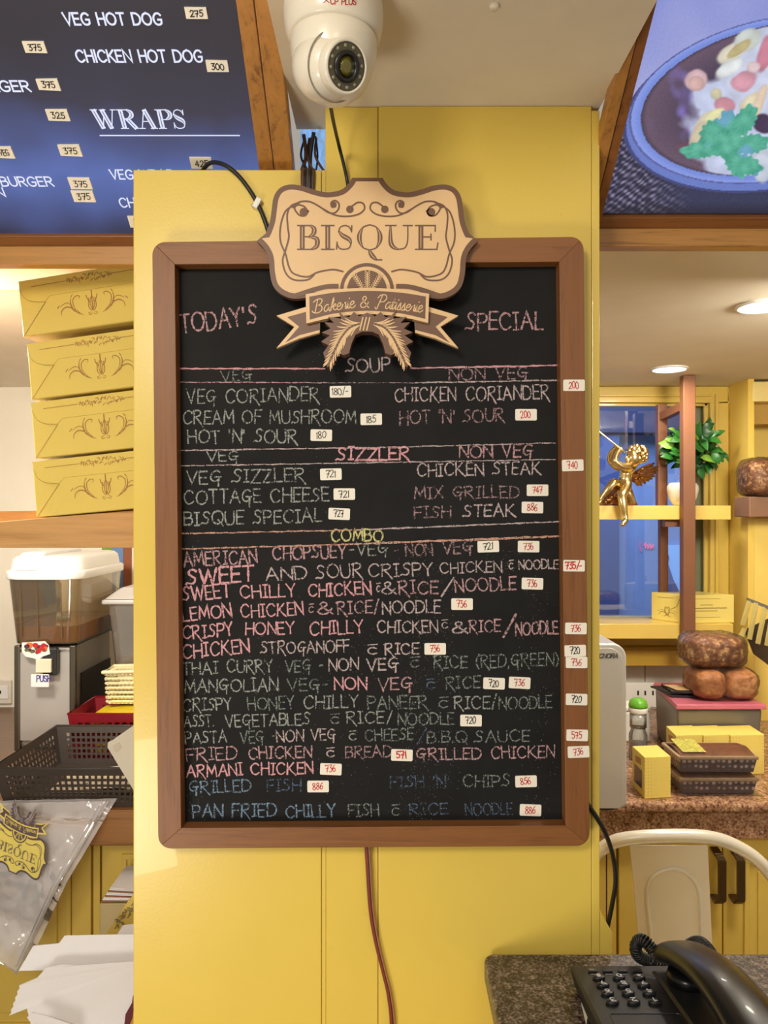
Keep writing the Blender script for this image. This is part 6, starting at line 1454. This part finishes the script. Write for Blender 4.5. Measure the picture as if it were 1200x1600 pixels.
# hanging paper strips at the right border
hs = thing('paper_strip_rack', 'grey clip rail with hanging yellowish card strips by the right border', 'card strips', P(1170,935,2.2))
MB().slab([P(1168,934,2.20), P(1215,952,2.12), P(1215,957,2.12), P(1168,939,2.20)], (0,.006,0)).build('clip_rail', M('grey_clip', rgb(110,108,100), .4), hs)
for k, (x0, y0, x1_, y1_) in enumerate(((1171,940,1160,978),(1182,943,1171,1000),(1196,950,1184,1007),(1208,955,1198,1010))):
    w_ = 3.8; q4 = [P(x0-w_,y0-2,2.195-.02*k), P(x0+w_,y0,2.19-.02*k), P(x1_+w_,y1_,2.21-.02*k), P(x1_-w_,y1_-2,2.21-.02*k)]
    MB().slab(q4, (0,.001,0)).build('card_strip', M('olive_cream_card', rgb(190,174,104), .6) if k == 0 else bpy.data.materials['olive_cream_card'], hs)
for (x0, y0, x1_, y1_) in ((1164,980,1155,1002),): MB().slab([P(x0-3.8,y0,2.22), P(x0+3.8,y0+2,2.22), P(x1_+4,y1_+1,2.22), P(x1_-4,y1_-3,2.22)], (0,.001,0)).build('card_strip', bpy.data.materials['olive_cream_card'], hs)
MB().prism([P(x, y, 2.26) for x, y in ((1163,985),(1215,960),(1215,1050),(1178,1022))], (0,.004,0)).build('dark_backing', M('dark_brown_card', rgb(60,44,24), .6), hs)
# bread basket shelf by the right border
bs_ = thing('bread_shelf', 'small brown wooden tray shelf with wrapped bread at the right border', 'shelf', P(1190,808,2.36))
bx('tray', M('mauve_brown_tray', rgb(140,104,80), .5), bs_, P(1171,0,2.36).x, P(1260,0,2.36).x, 2.36, 2.465, P(0,808,2.36).z, P(0,776,2.36).z, bevel=.003)
loaf(1176, 1250, 2.33, P(0,776,2.36).z+.0005, .118, bpy.data.materials['seeded_crust'], 'tall brown wrapped bread on the small tray shelf at right border', 14)

# ------------------------------------------------------------------ near counter with the telephone
nc = thing('stone_counter', 'dark grey brown speckled stone counter top under the telephone', 'counter', (.5, .8, 0))
ZT = H-(1487-800)/1200*(YB-.002)
m_st = GRANITE('dark_speckled_stone', [(.38, rgb(22,18,18)), (.47, rgb(64,52,46)), (.55, rgb(116,100,90)), (.66, rgb(172,158,146))], 95, .35)
MB().prism([(.1300, YB-.004, ZT-.03), (.122, YB-.012, ZT-.03), (.118, .3, ZT-.03), (1.1, .3, ZT-.03), (1.1, YB-.004, ZT-.03)], (0,0,.03)).build('stone_top', m_st, nc, bevel=.006, bseg=4)
bx('counter_body', m_col, nc, .140, 1.08, .34, YB-.012, 0, ZT-.0305)
ph = thing('telephone', 'black desk telephone turned to the far side, keypad left and handset right', 'telephone', (.30, .76, ZT))
m_ph = M('telephone_black', rgb(27,28,30), .48, var=.03, bump=.08, bs=900)
m_phg = M('telephone_handset_black', rgb(16,16,18), .30, var=0, coat=.08, spec=.35)
px0, px1, py0, py1 = .2115, .408, .655, .880
zf = lambda y: ZT+.026+(.862-y)*.10        # deck height: low at the user's far edge, rising toward the near edge
MB().hexa([(px0+.006,py0,ZT+.001),(px1-.006,py0,ZT+.001),(px1-.006,py1-.006,ZT+.001),(px0+.006,py1-.006,ZT+.001),(px0,py0,zf(py0)),(px1,py0,zf(py0)),(px1,py1,zf(py1)),(px0,py1,zf(py1))]).build('base', m_ph, ph, bevel=.004, bseg=3)
on = lambda x, y, o_=0: Vector((x, y, zf(y)+o_))
kc = [(.233,.252)]
KX = [.2370, .2590, .2810]; KR = [.8465, .8305, .8140, .7965]
lab = [['#','0','*'], ['9','8','7'], ['6','5','4'], ['3','2','1']]
m_key = M('telephone_key', rgb(26,26,28), .35, var=0, coat=.2); m_kl = M('grey_key_print', rgb(205,205,208), .5, var=0)
for r_ in range(4):
    for c_ in range(3):
        x = KX[c_]; y = KR[r_]; mb = MB()
        for (sx, o1) in ((1.0, .0002), (1.0, .0028), (.86, .0040), (.5, .0044)):
            for k in range(18):
                a_ = 2*PI*k/18; mb.v.append(tuple(on(x+.0068*sx*math.cos(a_), y+.0046*sx*math.sin(a_), o1)))
        for j in range(3):
            for k in range(18): mb.f.append((j*18+k, j*18+(k+1) % 18, (j+1)*18+(k+1) % 18, (j+1)*18+k))
        mb.f.append(tuple(range(54, 72))); key = mb.build('key', m_key, ph, smooth=True)
        tt = MB(); write(tt, lab[r_][c_], G, lambda u, v, x=x, y=y: on(x-u, y-v, .0047), -.0022, -.0034, .0022, -.0034, .0066, .0011); tt.build('key_digit', m_kl, key)
for c_ in range(4):
    x = .2345+.0165*c_; y = .8615
    MB().hexa([on(x-.0055,y-.002,.0002), on(x+.0055,y-.002,.0002), on(x+.0055,y+.002,.0002), on(x-.0055,y+.002,.0002), on(x-.005,y-.0018,.0028), on(x+.005,y-.0018,.0028), on(x+.005,y+.0018,.0028), on(x-.005,y+.0018,.0028)]).build('function_key', m_key, ph, bevel=.0005)
    MB().slab([on(x-.004,y-.0045,.0003), on(x+.004,y-.0045,.0003), on(x+.004,y-.0038,.0003), on(x-.004,y-.0038,.0003)], (0,0,.0001)).build('function_print', m_kl, ph)
tt = MB(); write(tt, 'MIC', G, lambda u, v: on(.2345-u, .8690-v, .0004), -.003, 0, .003, 0, .002, .0004); tt.build('function_print', m_kl, ph)
# index card window (outlined rounded rectangle) below the keys
ix = MB(); rp = []
for cx_, cy_, a0 in ((.296,.7740,0),(.232,.7740,90),(.232,.690,180),(.296,.690,270)):
    for k in range(5): a_ = R(a0+22.5*k); rp.append(on(cx_+.004*math.cos(a_), cy_+.004*math.sin(a_), .0003))
ix.tube(rp, .0006, 6, closed=True); ix.build('index_window_rim', m_key, ph)
# handset: arched bar along Y with ear pieces, and its cradle
hs_ = MB(); n = 26; seg = 20
for i in range(n+1):
    t = i/n; y = .868-t*.225; arch = .040*math.sin(PI*(.02+t*.80))**.8
    z = ZT+.040+arch+.010*t; w_ = .0265+.0035*abs(2*t-1)**2; h_ = .0120+.004*abs(2*t-1)**3
    if i == 0: w_ *= .70; h_ *= .5
    if i == 1: w_ *= .90; h_ *= .8
    cx_ = .327+.004*t
    for k in range(seg):
        a_ = 2*PI*k/seg; ex_ = lambda q, p: math.copysign(abs(q)**p, q)
        hs_.v.append((cx_+w_*ex_(math.cos(a_), .75), y, z+h_*ex_(math.sin(a_), .85)))
for i in range(n):
    for k in range(seg): hs_.f.append((i*seg+k, i*seg+(k+1) % seg, (i+1)*seg+(k+1) % seg, (i+1)*seg+k))
hs_.f.append(tuple(range(seg))[::-1]); hs_.f.append(tuple(range(n*seg, (n+1)*seg)))
hset = hs_.build('handset', m_phg, ph, smooth=True)
for y in (.832, .668):
    MB().lathe((.328, y, zf(y)+.0005), [(.016,0),(.020,.003),(.021,.010),(.019,.016)], 28).build('ear_piece' if y < .7 else 'mouth_piece', m_phg, hset, smooth=True)
MB().hexa([on(.300,.66,.0003), on(.362,.66,.0003), on(.358,.865,.0003), on(.300,.865,.0003), on(.304,.66,.004), on(.358,.66,.004), on(.354,.86,.003), on(.304,.86,.003)]).build('cradle', m_ph, ph, bevel=.003)
def coil(pts, r_, turns, w_):
    base_ = catmull(pts, 14); L = len(base_); out = []; m_n = turns*9
    for i in range(m_n+1):
        t = i/m_n*(L-1); j = min(L-2, int(t)); c = base_[j].lerp(base_[j+1], t-j); d = (base_[j+1]-base_[j]).normalized()
        u = d.cross(Vector((0,0,1)) if abs(d.z) < .9 else Vector((1,0,0))).normalized(); v = d.cross(u); a_ = 2*PI*i/9
        out.append(c+(u*math.cos(a_)+v*math.sin(a_))*r_)
    return MB().tube(out, w_, 6)
coil([P(1020,1484,.868), P(1008,1471,.876), P(998,1470,.884), P(993,1482,.890), P(998,1494,.896), P(1010,1500,.905)], .0062, 20, .0012).build('coiled_cord', m_cable, ph, smooth=True)
coil([P(1012,1500,.906), P(1040,1500,.925), P(1070,1482,.918), P(1088,1472,.905), P(1102,1478,.89), P(1114,1495,.87), P(1124,1516,.85), P(1133,1548,.80)], .0062, 46, .0012).build('coiled_cord', m_cable, ph, smooth=True)
sc_ = thing('paper_scrap', 'small cream paper scrap on the stone counter beside the telephone', 'paper', (.20, .73, ZT))
MB().slab([PZ(908,1568,ZT+.0008), PZ(911,1563,ZT+.0008), PZ(918,1590,ZT+.0008), PZ(916,1602,ZT+.0008), PZ(905,1602,ZT+.0008)][:4], (0,0,.0006)).build('scrap', m_label, sc_)
